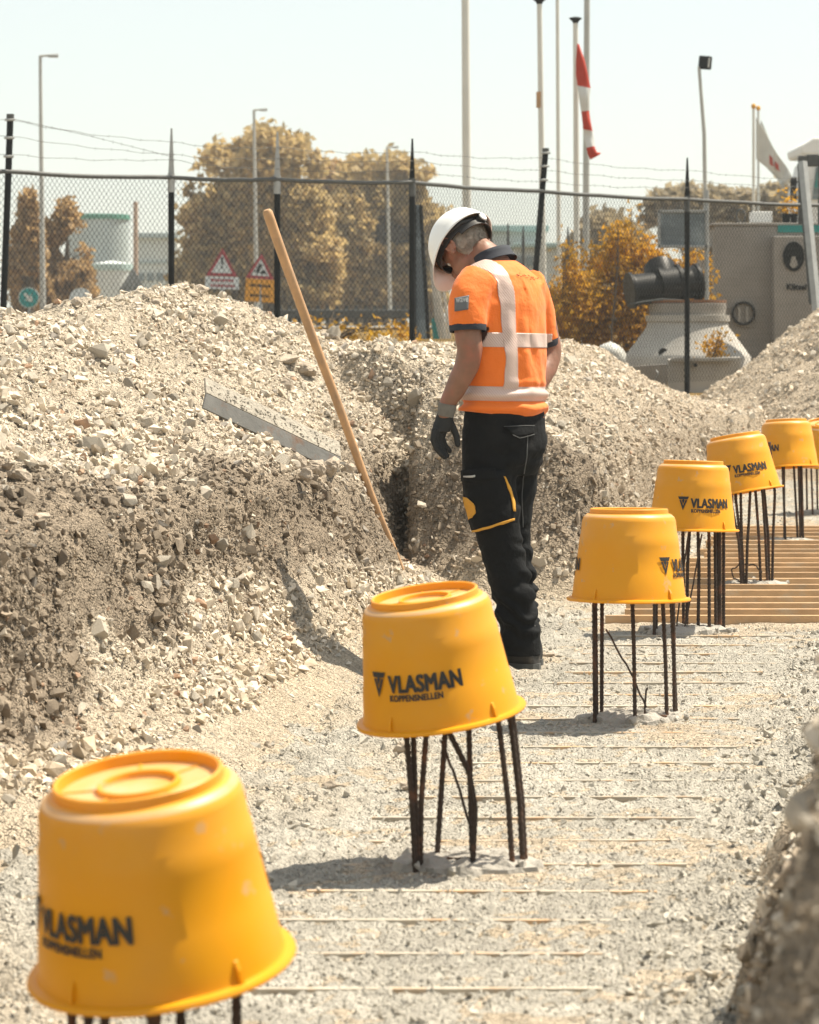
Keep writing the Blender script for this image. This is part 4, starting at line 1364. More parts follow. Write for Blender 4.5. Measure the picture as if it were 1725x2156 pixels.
cut_end(bm, pv(1040, 552, .033), (-.35, .25, 1), .12)
bm.to_mesh(sm); bm.free()
shirt_full = sm.copy()
shirt = place('shirt', sm, M['hivis'])
so = shirt.modifiers.new('thick', 'SOLIDIFY'); so.thickness = .003; so.offset = -1

def strip(cuts, name, mat, push=.0022, keep=None, src=None):
    """a sewn-on strip: the part of the shirt between pairs of planes, lifted off the cloth"""
    me = (src or shirt_full).copy()
    bm = bmesh.new(); bm.from_mesh(me)
    for co, no in cuts: cut(bm, co, no)
    if keep:
        dead = [f for f in bm.faces if not keep(f.calc_center_median())]
        bmesh.ops.delete(bm, geom=dead, context='FACES')
    bm.normal_update()
    for v in bm.verts: v.co += v.normal * push
    bm.to_mesh(me); bm.free()
    o = place(name, me, mat)
    s = o.modifiers.new('thick', 'SOLIDIFY'); s.thickness = .002; s.offset = -1
    return o
def bfun(p): return (p - pv(1058, 700)).dot(PR)
tl = Vector((.02, 0, 1)).normalized()
torso_only = lambda p: abs(bfun(p)) < .235 and p.z < 1.262
strip([(pv(1070, 701), tl), (pv(1070, 731), -tl)], 'reflective_band', M['tape'], keep=torso_only)
strip([(pv(1070, 813), tl), (pv(1070, 843), -tl)], 'reflective_band', M['tape'], keep=torso_only)
for s in (-1, 1):
    b0, b1 = (-.124, -.068) if s < 0 else (.172, .215)
    C0 = pv(1058, 700)
    strip([(C0 + PR * b1, PR), (C0 + PR * b0, -PR), (pv(1070, 816), -tl)], 'reflective_brace', M['tape'], .0030, keep=(lambda p: p.z < 1.55) if s < 0 else (lambda p: p.z < 1.45 and (p - pv(1058, 700)).dot(PF) > .02))
# cuffs and collar
def ring_tube(a, b, r0, r1, name, mat, t=.004, n=32):
    mb = MB()
    ax = (b - a).normalized()
    u = ax.cross(Vector((0, 1, .2))).normalized(); w = ax.cross(u)
    Mx = basis(u, w, ax, a)
    L = (b - a).length
    mb.lathe([(r0, 0), (r0 + .001, L * .2), (r1 + .001, L * .8), (r1, L), (r1 - t, L), (r0 - t, 0)], n, Mx, closed=True)
    return mb.build(name, mat, person, smooth=True)
ring_tube(pv(985, 682, -.178), pv(985.5, 698, -.181), .0675, .0668, 'sleeve_cuff', M['navy'])
ring_tube(pv(1145.5, 712, .198), pv(1149, 728, .203), .0565, .056, 'sleeve_cuff', M['navy'])
mb = MB()
ca, cb = pv(1044, 556, .03), pv(1030, 533, .05)
axn = (cb - ca).normalized(); axn = (axn + Vector((0, 0, .5))).normalized()
u = PR.copy(); w = axn.cross(u).normalized(); u = w.cross(axn)
ring = []
for t, gsz in ((0, .086), (.35, .079), (.7, .074), (1.0, .0745)):
    ring.append((ca + axn * (.044 * t), u * gsz, w * gsz * .98))
for t, gsz in ((1.0, .0700), (0, .080)):
    ring.append((ca + axn * (.044 * t), u * gsz, w * gsz * .98))
mb.loft(ring, 40, cap=False)
mb.build('collar', M['navy'], person, smooth=True, sharp=False)

# --- trousers
mb = MB()
mb.loft(torso_rings([(1062, 846, .166, .118), (1063, 880, .176, .130), (1064, 930, .176, .138), (1064, 975, .160, .128), (1062, 1000, .130, .105)]), 36)
limb(mb, [(1034, 905, -.055, .105), (1029, 1000, -.06, .100), (1036, 1060, -.06, .093), (1052, 1130, -.055, .084), (1066, 1190, -.05, .080), (1078, 1250, -.045, .079), (1090, 1310, -.04, .075), (1098, 1350, -.04, .072), (1101, 1385, -.04, .068)], 28)
limb(mb, [(1090, 905, .055, .098), (1085, 1000, .07, .086), (1081, 1060, .075, .078), (1079, 1120, .08, .072), (1086, 1180, .085, .070), (1093, 1250, .09, .070), (1098, 1310, .095, .066), (1102, 1350, .10, .062), (1104, 1388, .10, .058)], 28)
tm = remesh(mb, .0065, 6, 'trousers')
c = vco(tm); z = c[:, 2]; x = c[:, 0]; yv = c[:, 1]
w1 = (1 - sstep(.12, .62, z)) * .9 + .12
n1 = fbm(x * 9, yv * 9, z * 9, oct=3, seed=220)
fold = .0150 * w1 * np.sin(z * 95 + 26 * x - 14 * yv + 5 * n1) * np.clip(.35 + 1.6 * fbm(x * 6, yv * 6, z * 5, seed=221), 0, 1.1)
fold += .0120 * sstep(.5, .62, z) * (1 - sstep(.80, .92, z)) * np.sin(z * 48 - 40 * x + 4 * n1) * np.clip(.2 + 1.5 * fbm(x * 7, yv * 7, z * 5, seed=223), 0, 1)
fold += .009 * fbm(x * 6, yv * 6, z * 4, oct=2, seed=222) + .003 * n1
displace(tm, fold)
bm = bmesh.new(); bm.from_mesh(tm)
cut_end(bm, pv(1101, 1379, -.04), (0, 0, -1), .09)
cut_end(bm, pv(1104, 1382, .10), (0, 0, -1), .09)
bm.to_mesh(tm); bm.free()
tr_full = tm.copy()
trousers = place('trousers', tm, M['trouser'])

# --- pieces sewn on, laid onto the cloth along the line of sight used for measuring
def bvh_of(me): return BVHTree.FromPolygons([v.co.copy() for v in me.vertices], [list(p.vertices) for p in me.polygons])
BT, BS = bvh_of(tr_full), bvh_of(shirt_full)
EYE = Vector((0, 0, H))
def onto(bvh, x, y, push):
    dr = Vector(((x - CX) / F, 1, -(y - YH) / F)).normalized()
    h = bvh.ray_cast(EYE, dr)
    if h[0] is None: return None
    n = h[1] if h[1].dot(dr) < 0 else -h[1]
    return h[0] + n * push
def lerp2(L, t):
    t *= len(L) - 1; i = min(int(t), len(L) - 2); t -= i
    return (L[i][0] * (1 - t) + L[i + 1][0] * t, L[i][1] * (1 - t) + L[i + 1][1] * t)
def ruled(bvh, A, B, name, mat, push, nu=12, nv=14, thick=.003):
    V = []; ok = True; lastd = None
    for i in range(nv + 1):
        a, b = lerp2(A, i / nv), lerp2(B, i / nv)
        for k in range(nu + 1):
            t = k / nu
            p = onto(bvh, a[0] * (1 - t) + b[0] * t, a[1] * (1 - t) + b[1] * t, push)
            V.append(p)
    good = [p for p in V if p is not None]
    for i, p in enumerate(V):
        if p is None: V[i] = V[i - 1] if i and V[i - 1] is not None else good[0]
    Fc = [(i * (nu + 1) + k, i * (nu + 1) + k + 1, (i + 1) * (nu + 1) + k + 1, (i + 1) * (nu + 1) + k) for i in range(nv) for k in range(nu)]
    o = MB().add(V, Fc).build(name, mat, person, smooth=True, sharp=False)
    s = o.modifiers.new('thick', 'SOLIDIFY'); s.thickness = thick; s.offset = 0
    return o
ruled(BT, [(979, 998), (982, 1040), (988, 1080), (1000, 1117)], [(1060, 990), (1068, 1030), (1078, 1075), (1082, 1096)], 'cargo_pocket', M['trouser'], .0075, thick=.010)
ruled(BT, [(978, 990), (979, 1012)], [(1042, 985), (1046, 1011)], 'pocket_flap', M['trouser'], .014, 12, 4, thick=.004)
ruled(BT, [(981, 1046), (985, 1065), (990, 1085), (993, 1090)], [(984, 1046), (1003, 1058), (1008, 1078), (1001, 1090)], 'yellow_panel', M['yellowcloth'], .0142, 8, 10, thick=.002)
ruled(BT, [(1058, 1003), (1064, 1025), (1074, 1060), (1077, 1077)], [(1060, 1003), (1069, 1025), (1079, 1058), (1081, 1077)], 'yellow_piping', M['yellowcloth'], .0142, 3, 14, thick=.003)
ruled(BT, [(1001, 1114), (1030, 1107), (1060, 1096), (1078, 1090)], [(1001, 1118), (1030, 1112), (1060, 1101), (1078, 1093)], 'yellow_piping', M['yellowcloth'], .0142, 3, 14, thick=.003)
ruled(BT, [(1060, 898), (1078, 915), (1092, 920)], [(1122, 897), (1122, 905), (1122, 913)], 'back_pocket_flap', M['trouser'], .006, 12, 6, thick=.005)
ruled(BT, [(1060, 897), (1122, 896)], [(1060, 898.6), (1122, 897.6)], 'seam', M['stitch'], .0092, 2, 14, thick=.001)
ruled(BT, [(1078, 915), (1092, 921), (1122, 914)], [(1078, 916.6), (1092, 922.6), (1122, 915.6)], 'seam', M['stitch'], .0092, 2, 14, thick=.001)
ruled(BT, [(1110, 905), (1108, 960), (1100, 1010), (1098, 1060), (1100, 1110)], [(1112, 905), (1110, 960), (1102, 1010), (1100, 1060), (1102, 1110)], 'seam', M['stitch'], .0025, 2, 30, thick=.001)
ruled(BT, [(984, 1001), (984, 1004)], [(1005, 999.5), (1005, 1003)], 'brand_tab', M['patchtext'], .0172, 4, 2, thick=.001)
ruled(BS, [(959, 628), (959, 656)], [(988, 622), (986, 652)], 'sleeve_patch', M['patch'], .0035, 8, 8, thick=.002)
def text_on(bvh, s, x, y, wpx, hpx, slope, name, mat, push, off=.0, thick=.0):
    me = text_mesh(s, 1.0, off)
    co = vco(me)
    x0, x1, y1 = co[:, 0].min(), co[:, 0].max(), co[:, 1].max()
    V = []
    for p in co:
        t = (p[0] - x0) / (x1 - x0)
        q = onto(bvh, x + wpx * t, y + slope * t - hpx * p[1] / y1, push)
        V.append(q if q is not None else V[-1])
    m2 = bpy.data.meshes.new(name)
    m2.from_pydata([tuple(v - person.location) for v in V], [], [list(p.vertices) for p in me.polygons])
    return add_ob(name, m2, mat, person)
text_on(BS, 'wave', 962, 638, 24, 9, -2, 'patch_text', M['patchtext'], .0065, .02)
text_on(BS, 'Rioned', 1092, 583, 38, 7, 12, 'back_print', M['navy'], .0045) if False else None
rp = random.Random(5)
mb = MB()
for k in range(26):                                        # worn dotted print across the upper back
    t = k / 25; q = onto(BS, 1088 + 46 * t, 578 + 12 * t + rp.uniform(-3.5, 3.5), .0032)
    if q is None: continue
    s = rp.uniform(.0012, .0032)
    mb.box(q, (s * 1.6, .0012, s), Matrix.Rotation(.3, 3, 'Y'))
pr_ = mb.build('worn_back_print', M['navy'], person)

# --- gloves and boots
def glove(off=Vector((0, 0, 0)), mirror=False):
    mb = MB()
    X, Yv, Z = Vector((1, 0, 0)), Vector((0, 1, 0)), Vector((0, 0, 1))
    def P(x, y, dd): return pv(x, y, dd)
    mb.loft([(P(938, 868, -.157), X * .029, Yv * .022), (P(936, 882, -.158), X * .034, Yv * .022), (P(932, 896, -.162), X * .036, Yv * .021), (P(928, 910, -.166), X * .033, Yv * .018)], 20)
    for j in range(4):
        ln = (1.0, 1.06, 1.0, .82)[j]
        b = (916 + 7 * j, 902 + (2 if j == 3 else 0), -.186 + .013 * j)
        k1 = (912 + 6.5 * j, 902 + 24 * ln, -.193 + .015 * j)
        k2 = (919 + 6 * j, 902 + 43 * ln, -.190 + .016 * j)
        tp_ = (932 + 5 * j, 902 + 58 * ln, -.182 + .017 * j)
        pts = [P(*b), P(*k1), P(*k2), P(*tp_)]
        dense = []
        for a, c2 in zip(pts[:-1], pts[1:]):
            dense += [a.lerp(c2, t / 4) for t in range(4)]
        dense.append(pts[-1])
        n = len(dense)
        mb.tube(dense, [.0118 - .0028 * i / n for i in range(n)], 12)
        ell(mb, dense[-1], X * .0092, Yv * .0092, Z * .0092, 12, 8)
    pts = [P(944, 884, -.150), P(955, 902, -.150), P(962, 920, -.152), P(964, 936, -.154)]
    mb.tube(pts, [.0150, .0135, .0122, .0105], 12)
    ell(mb, pts[-1], X * .0105, Yv * .0105, Z * .0105, 12, 8)
    return remesh(mb, .0032, 3, 'glove')
gm = glove()
place('glove', gm, M['glove'])
ring_tube(pv(943, 850, -.16), pv(938, 876, -.157), .0335, .0305, 'glove_cuff', M['cuff'], t=.003)
# right hand, resting at the front of the hip
g2 = glove(); c = vco(g2); w0 = np.array(pv(937, 870, -.157)); w1_ = np.array(pv(1124, 824, .075))
Rm = np.array((Matrix.Rotation(R(35), 3, 'X') @ Matrix.Rotation(R(35), 3, 'Y')).to_3x3())
c = (c - w0) @ Rm.T + w1_
g2.vertices.foreach_set('co', c.astype(np.float32).ravel()); g2.update()
place('glove', g2, M['glove'])
def boot(x, dd, name='boot'):
    a = pv(x, 1405, dd); a.z = 0
    dirn = Vector((-.86, .50, 0)).normalized(); sd = Vector((dirn.y, -dirn.x, 0))
    mb = MB()
    rings = []
    for (f, zc, w, h) in ((-.062, .045, .026, .036), (-.055, .055, .038, .052), (-.02, .062, .044, .060), (.04, .055, .045, .052), (.10, .045, .048, .042), (.16, .040, .050, .036), (.20, .036, .044, .030), (.222, .032, .028, .020)):
        rings.append((a + dirn * f + Vector((0, 0, zc)), sd * w, Vector((0, 0, h))))
    mb.loft(rings, 20)
    mb.loft([(a + Vector((0, 0, .06)) - dirn * .006, sd * .045, dirn * .056), (a + Vector((0, 0, .11)) - dirn * .006, sd * .046, dirn * .054), (a + Vector((0, 0, .17)), sd * .048, dirn * .054)], 20)
    me = remesh(mb, .006, 4, 'boot')
    b = place(name, me, M['boot'])
    V = []; n = 16
    outline = [(-.070, .0), (-.062, .030), (-.02, .042), (.05, .040), (.12, .050), (.18, .050), (.215, .035), (.232, 0)]
    pts = [a + dirn * f + sd * w for f, w in outline] + [a + dirn * f - sd * w for f, w in outline[-2:0:-1]]
    k = len(pts)
    mb = MB().add([p + Vector((0, 0, .002)) for p in pts] + [p + Vector((0, 0, .026)) for p in pts], [tuple(range(k))[::-1], tuple(range(k, 2 * k))] + [(i, (i + 1) % k, k + (i + 1) % k, k + i) for i in range(k)])
    mb.build('sole', M['rail'], person)
boot(1100, -.04); boot(1106, .105)

# ------------------------------------------------------------------ beyond the fence
def gz(x, y): return float(terrain_z(np.array([x], float), np.array([y], float))[0][0])
def on_ground(x, d):
    """a spot on the land at picture column x and distance d"""
    X = (x - CX) / F * d
    return Vector((X, d, gz(X, d)))
def ztop(y, d): return H - (y - YH) / F * d

# concrete manhole cone
d = 35.6
c0 = on_ground(1448, d)
cone = empty('manhole_cone', c0, 'pale concrete manhole cone standing behind the fence under the black pipe fitting', 'manhole cone')
k = d / F
zt = lambda y: ztop(y, d)
def lat(mb, prof, n=64, c=c0): return mb.lathe(prof, n, Matrix.Translation((c.x, c.y, 0)))
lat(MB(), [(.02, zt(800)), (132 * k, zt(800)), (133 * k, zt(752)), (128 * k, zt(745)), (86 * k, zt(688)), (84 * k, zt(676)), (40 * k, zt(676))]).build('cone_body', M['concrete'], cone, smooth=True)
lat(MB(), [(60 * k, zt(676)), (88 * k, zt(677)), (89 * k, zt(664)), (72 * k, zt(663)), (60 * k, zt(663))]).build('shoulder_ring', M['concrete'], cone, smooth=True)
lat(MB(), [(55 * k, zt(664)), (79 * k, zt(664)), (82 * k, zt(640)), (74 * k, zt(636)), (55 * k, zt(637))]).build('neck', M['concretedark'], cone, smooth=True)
M['rubberseal'] = pm('rubberseal', (.22, .105, .05), .8, .15, 6)
lat(MB(), [(60 * k, zt(638)), (81 * k, zt(638)), (81 * k, zt(632)), (60 * k, zt(632))]).build('seal_ring', M['rubberseal'], cone, smooth=True)
hole = wp(1397, 743, d - 128 * k * .82)
MB().tube([hole + Vector((0, -.03, 0)), hole + Vector((0, .08, 0))], 10 * k, 20).build('side_hole', M['black'], cone, smooth=True)
# black pipe fitting lying on it
pf = empty('pipe_fitting', wp(1400, 632, d), 'big black plastic pipe branch lying on top of the concrete cone', 'pipe fitting')
A, B = wp(1326, 612, d - .12), wp(1472, 594, d + .1)
ax = (B - A).normalized()
n = 28
mb = MB()
rad = []; pts = []
for i in range(n + 1):
    t = i / n
    r = 33
    if t < .03: r = 36
    if .42 < t < .70: r = 40
    if t > .9: r = 37
    pts.append(A.lerp(B, t)); rad.append(r * k)
mb.tube(pts, rad, 32, cap=False)
mb.tube(pts[::-1], [x - .012 for x in rad[::-1]], 32, cap=False)
mb.build('main_pipe', M['black'], pf, smooth=True)
for t, r in ((.015, 38), (.42, 43), (.70, 43), (.97, 40)):
    q = A.lerp(B, t)
    MB().tube([q - ax * .02, q + ax * .02], r * k, 32).build('collar', M['black'], pf, smooth=True)
b0 = wp(1398, 604, d)
MB().tube([b0, b0 + Vector((-.03, .08, .16)), b0 + Vector((-.04, .15, .22))], 34 * k, 28).build('branch', M['black'], pf, smooth=True)
MB().tube([wp(1325, 640, d - .3), wp(1395, 630, d - .32), wp(1450, 634, d - .3)], .012, 8).build('strap', M['rail'], pf, smooth=True)

# low concrete blocks in front
blk = empty('concrete_block', wp(1420, 815, 33.9), 'low concrete trough block at the foot of the manhole cone', 'block')
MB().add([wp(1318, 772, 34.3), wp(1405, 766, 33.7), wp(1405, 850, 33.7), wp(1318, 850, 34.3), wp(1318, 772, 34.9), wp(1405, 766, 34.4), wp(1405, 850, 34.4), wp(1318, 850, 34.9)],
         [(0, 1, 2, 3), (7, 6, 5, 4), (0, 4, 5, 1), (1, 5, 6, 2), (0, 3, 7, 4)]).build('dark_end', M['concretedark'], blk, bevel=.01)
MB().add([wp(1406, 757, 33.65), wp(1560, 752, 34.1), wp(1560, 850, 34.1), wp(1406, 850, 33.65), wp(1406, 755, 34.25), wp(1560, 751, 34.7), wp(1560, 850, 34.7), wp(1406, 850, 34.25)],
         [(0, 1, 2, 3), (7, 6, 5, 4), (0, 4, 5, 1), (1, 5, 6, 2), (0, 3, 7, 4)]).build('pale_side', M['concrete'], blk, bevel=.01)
MB().box((wp(1480, 757, 33.86) + Vector((0, -.03, 0))), (.80, .06, .045), Matrix.Rotation(.10 + .43, 3, 'Z') if False else Matrix.Rotation(.42, 3, 'Z')).build('rim', M['concrete'], blk, bevel=.008)
MB().tube([wp(1465, 769, 33.6), wp(1465, 769, 34)], .02, 12).build('lifting_hole', M['black'], blk)
MB().tube([wp(1382, 780, 33.75), wp(1386, 785, 33.7), wp(1380, 800, 33.7), wp(1377, 815, 33.7)], .008, 6).build('wire_loop', M['galv'], blk)

# concrete pump box with round opening and disc emblem
d = 40.0; k = d / F
bx = empty('pump_box', on_ground(1600, d), 'large grey concrete box with round window, black disc emblem and teal stripe', 'concrete box')
zb = bx.location.z - .2
def slab(x0, x1, y0, y1, da, db, name, mat, bev=.01):
    a, b = wp(x0, y0, da), wp(x1, y0, da)
    zt_, zb_ = ztop(y0, da), ztop(y1, da)
    xs0, xs1 = a.x, b.x
    return MB().box(((xs0 + xs1) / 2, (da + db) / 2, (zt_ + zb_) / 2), (xs1 - xs0, db - da, zt_ - zb_)).build(name, mat, bx, bevel=bev)
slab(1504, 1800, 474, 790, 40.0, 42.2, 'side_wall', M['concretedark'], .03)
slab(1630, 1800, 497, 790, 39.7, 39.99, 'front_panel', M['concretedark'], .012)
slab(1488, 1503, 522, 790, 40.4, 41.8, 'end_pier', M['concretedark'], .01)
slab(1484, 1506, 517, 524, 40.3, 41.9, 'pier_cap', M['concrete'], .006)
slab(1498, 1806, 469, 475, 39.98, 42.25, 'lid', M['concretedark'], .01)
MB().box(((wp(1638, 482, 39.99).x + wp(1800, 482, 39.99).x) / 2, 39.985, ztop(482, 40)), ((1800 - 1638) * k, .03, 15 * k)).build('teal_stripe', M['teal'], bx)
q = wp(1565, 660, 39.99)
mb = MB(); mb.lathe([(21 * k, .0), (25 * k, 0), (25 * k, .06), (21 * k, .06)], 40, basis((1, 0, 0), (0, 0, 1), (0, -1, 0), q), closed=True); mb.build('window_ring', M['black'], bx, smooth=True)
MB().tube([q + Vector((0, .0, 0)), q + Vector((0, -.012, 0))], 21.5 * k, 40).build('window_recess', M['concretedark'], bx)
for (x, w) in ((1557, 5), (1573, 4)):
    MB().box(wp(x, 662, 39.95), (w * k, .02, 30 * k)).build('window_bar', M['concrete'], bx)
q = wp(1671, 540, 39.69)
mb = MB(); mb.add([q + Vector((28 * k * .80 * math.cos(t * .13090), -.012, 31 * k * math.sin(t * .13090))) for t in range(48)], [tuple(range(48))]); mb.build('disc_emblem', M['blackmatt'], bx)
for j in range(9):
    a = R(230 + 10 * j)
    MB().tube([q + Vector((4 * k * math.cos(a), -.022, 0)), q + Vector((11 * k * math.cos(a), -.022, 24 * k * math.sin(a)))], .008, 4).build('emblem_stroke', M['concrete'], bx)
mt = text_mesh('Kiltsel', 17 * k, .004)
o = add_ob('lettering', mt, M['blackmatt'], bx); o.rotation_euler = (R(90), 0, 0); o.location = wp(1656, 610, 39.68) - bx.location
# things on top of the box
pots = [(1656, 9), (1672, 8)]
for j, (x, r) in enumerate(pots):
    p = wp(x, 469, 41); t = empty('plant_pot', Vector((p.x, 41, ztop(469, 40) + .0)), ('left' if j == 0 else 'right') + ' one of two black plant pots on top of the concrete box', 'plant pot', 'pots on the concrete box')
    MB().lathe([(.01, 0), (r * k * .85, 0), (r * k, 26 * k), (r * k * .85, 26 * k), (.01, 22 * k)], 20, Matrix.Translation(t.location)).build('pot', M['blackmatt'], t, smooth=True)
    rg = random.Random(j); mb = MB()
    for i in range(60):
        v = t.location + Vector((rg.gauss(0, .05), rg.gauss(0, .05), .17 + abs(rg.gauss(0, .16))))
        s = .03; a = Vector((rg.uniform(-1, 1), rg.uniform(-1, 1), rg.uniform(-1, 1))).normalized() * s; b = a.cross(Vector((.3, .5, .8))).normalized() * s * .6
        mb.add([v - a, v + b, v + a, v - b], [(0, 1, 2, 3)])
    lf = add_ob('leaves', mb.mesh('leaves', t.location, fix=False), None, t); POT_LEAVES = globals().setdefault('POT_LEAVES', []); POT_LEAVES.append(lf)
wb = MB().box(wp(1602, 458, 41.2), (44 * k, .35, 24 * k)).build('white_box', M['white'], loc=wp(1602, 470, 41.2), bevel=.01)
tag(wb, 'small white cabinet on top of the concrete box below the flagpoles', 'cabinet')
wl = MB().tube([wp(1560 + 9 * math.cos(a * .5), 455 + 15 * math.sin(a * .5), 41.0) for a in range(13)], .012, 6).build('cable_loop', M['rail'], loc=wp(1560, 470, 41.0), smooth=True)
tag(wl, 'thin dark cable loop standing on the concrete box', 'cable')

# metal backed sign board between fence and box
d = 37.5; k = d / F
sb = empty('sign_board', on_ground(1490, d), 'grey blue back of a framed sign board fixed to a post behind the fence', 'sign board')
M['boardback'] = pm('boardback', (.13, .16, .175), .5, .25, 3, col2=(.24, .28, .29), fac2=(.5, .6), scale2=2.0)
a = wp(1437, 482, d)
MB().box(a, (96 * k, .02, 72 * k)).build('panel', M['boardback'], sb)
for (x, y, w, h) in ((1388, 482, 6, 78), (1487, 482, 6, 78), (1437, 445, 104, 6), (1437, 519, 104, 6)):
    MB().box(wp(x, y, d) + Vector((0, -.012, 0)), (w * k, .05, h * k)).build('frame', M['galv'], sb, bevel=.004)
MB().tube([Vector((wp(1489, 400, d).x, d + .06, sb.location.z - .1)), Vector((wp(1489, 400, d).x, d + .06, ztop(400, d)))], .03, 10).build('post', M['galv'], sb, smooth=True)

# ------------------------------------------------------------------ poles, lamps, flags
def simple_pole(x, d, r_px, y_top, lab, mat='pole', x_top=None, cap=None, collar=None, cat='pole'):
    b = on_ground(x, d)
    t = empty('flag_pole' if cap else 'mast', b, lab, cat)
    top = wp(x if x_top is None else x_top, y_top, d)
    r = r_px / 2 * d / F
    MB().tube([b - Vector((0, 0, .2)), b.lerp(top, .5), top], [r * 1.15, r * 1.05, r * .9], 16).build('shaft', M[mat], t, smooth=True)
    MB().tube([b - Vector((0, 0, .1)), b + Vector((0, 0, .25))], r * 1.6, 16).build('foot', M[mat], t, smooth=True)
    if cap:
        MB().lathe([(.01, .05), (r * 2.0, .035), (r * 2.3, .02), (r * 1.2, -.02), (r * .9, -.05)], 16, Matrix.Translation(top)).build('finial', M[cap], t, smooth=True)
    if collar:
        q = b.lerp(top, 0); z = ztop(collar, d)
        MB().tube([Vector((top.x, d, z - .12)), Vector((top.x, d, z + .12))], r * 1.12, 16).build('tan_band', M['wood'], t, smooth=True)
    return t
simple_pole(985, 48, 17, -160, 'thick pale mast standing behind the worker\'s helmet', x_top=979, cat='mast')
simple_pole(1146, 46, 12, 2, 'white flagpole with a tan band and dark cap, just right of the leaning fence post', x_top=1136, cap='blackmatt', collar=210, cat='flagpole')
simple_pole(1178, 50, 8, -160, 'thin plain white pole between the banded flagpole and the windsock pole', x_top=1173, cat='pole')
wpole = simple_pole(1216, 46, 12, 42, 'white pole with dark cap carrying the drooping windsock', x_top=1212, cap='blackmatt', cat='flagpole')
simple_pole(1233, 56, 13, -160, 'grey thick mast behind the windsock pole', 'polegrey', x_top=1237, cat='mast')
# windsock: five bands, limp
d = 45.6; k = d / F
ws = empty('windsock', wp(1216, 100, d), 'limp red and white banded windsock hanging from a white pole', 'windsock')
M['sockred'] = pm('sockred', (.50, .055, .03), .8, .12, 8, trans=.25)
M['sockwhite'] = pm('sockwhite', (.66, .68, .66), .8, .05, 8, trans=.25)
# outline rows: (left x, right x, y left, y right)
rows = [(1216, 1219, 92, 93), (1213, 1232, 130, 128), (1213, 1238, 158, 156), (1216, 1244, 180, 186), (1219, 1242, 205, 204), (1223, 1241, 228, 226), (1225, 1241, 240, 238), (1227, 1244, 258, 256), (1228, 1248, 272, 276), (1230, 1251, 290, 292), (1235, 1252, 312, 308), (1238, 1257, 325, 320), (1243, 1266, 336, 322)]
secs = [(0, 3, 'sockred'), (3, 5.6, 'sockwhite'), (5.6, 8, 'sockred'), (8, 10, 'sockwhite'), (10, 12, 'sockred')]
def srow(t):
    i = min(int(t), len(rows) - 2); f = t - i
    return [rows[i][j] * (1 - f) + rows[i + 1][j] * f for j in range(4)]
for s0, s1, mn in secs:
    rings = []
    for j in range(7):
        t = s0 + (s1 - s0) * j / 6
        xl, xr, yl, yr = srow(t)
        a, b = wp(xl, yl, d), wp(xr, yr, d)
        c = (a + b) / 2
        rings.append((c, (b - a) / 2, Vector((.02, .07 + .03 * math.sin(t * 2), .0))))
    # fold: pinch the ring so the cloth shows creases
    mb = MB(); V = []; nn = 24
    for (c, a1, a2) in rings:
        for q_ in range(nn):
            an = 2 * math.pi * q_ / nn
            f_ = 1 - .35 * abs(math.sin(an * 1.5 + 1.2)) * abs(math.sin(an))
            V.append(c + a1 * math.cos(an) + a2 * math.sin(an) * f_)
    Fc = [(i * nn + q_, i * nn + (q_ + 1) % nn, (i + 1) * nn + (q_ + 1) % nn, (i + 1) * nn + q_) for i in range(6) for q_ in range(nn)]
    mb.add(V, Fc).build('red_band' if mn == 'sockred' else 'white_band', M[mn], ws, smooth=True, sharp=False)
# street lamps
def lamp(x, d, y_top, lab, arm=38, x_top=None):
    b = on_ground(x, d); t = empty('street_lamp', b, lab, 'street lamp', 'street lamps along the road')
    xt = x if x_top is None else x_top
    top = wp(xt, y_top, d); k = d / F
    MB().tube([b, Vector((b.x * .5 + top.x * .5, d, (b.z + top.z) / 2)), top], [.085, .065, .045], 10).build('mast', M['polegrey'], t, smooth=True)
    e = wp(xt + arm, y_top - 3, d)
    MB().tube([top + Vector((-.03, 0, 0)), e], .035, 8).build('arm', M['polegrey'], t, smooth=True)
    MB().box(top.lerp(e, .72) + Vector((0, 0, -.03)), (arm * k * .55, .16, .07)).build('lamp_head', M['galv'], t, bevel=.015)
lamp(91, 84, 118, 'tallest street lamp at far left with its arm pointing right', 38, 85)
lamp(541, 104, 232, 'street lamp in front of the big brown tree, arm pointing right', 28, 535)
lamp(822, 126, 311, 'smallest street lamp before the right part of the tree group', 24, 815)
# flood light
d = 52; k = d / F
b = on_ground(1490, d); fl = empty('flood_light', b, 'black flood light on a slim grey pole at upper right', 'flood light')
MB().tube([b, wp(1483, 280, d), wp(1472, 140, d)], [.04, .035, .028], 10).build('pole', M['polegrey'], fl, smooth=True)
Mr = Matrix.Rotation(R(-28), 3, 'Z') @ Matrix.Rotation(R(6), 3, 'Y')
MB().box(wp(1485, 132, d), (25 * k, .14, 28 * k), Mr).build('housing', M['blackmatt'], fl, bevel=.02)
M['lampglass'] = pm('lampglass', (.45, .46, .44), .2, .1, 5)
MB().box(wp(1488, 132, d) + Mr @ Vector((.02, -.075, 0)), (16 * k, .012, 20 * k), Mr).build('glass', M['lampglass'], fl)
MB().tube([wp(1474, 140, d), wp(1474, 122, d), wp(1480, 118, d)], .014, 6).build('bracket', M['blackmatt'], fl)
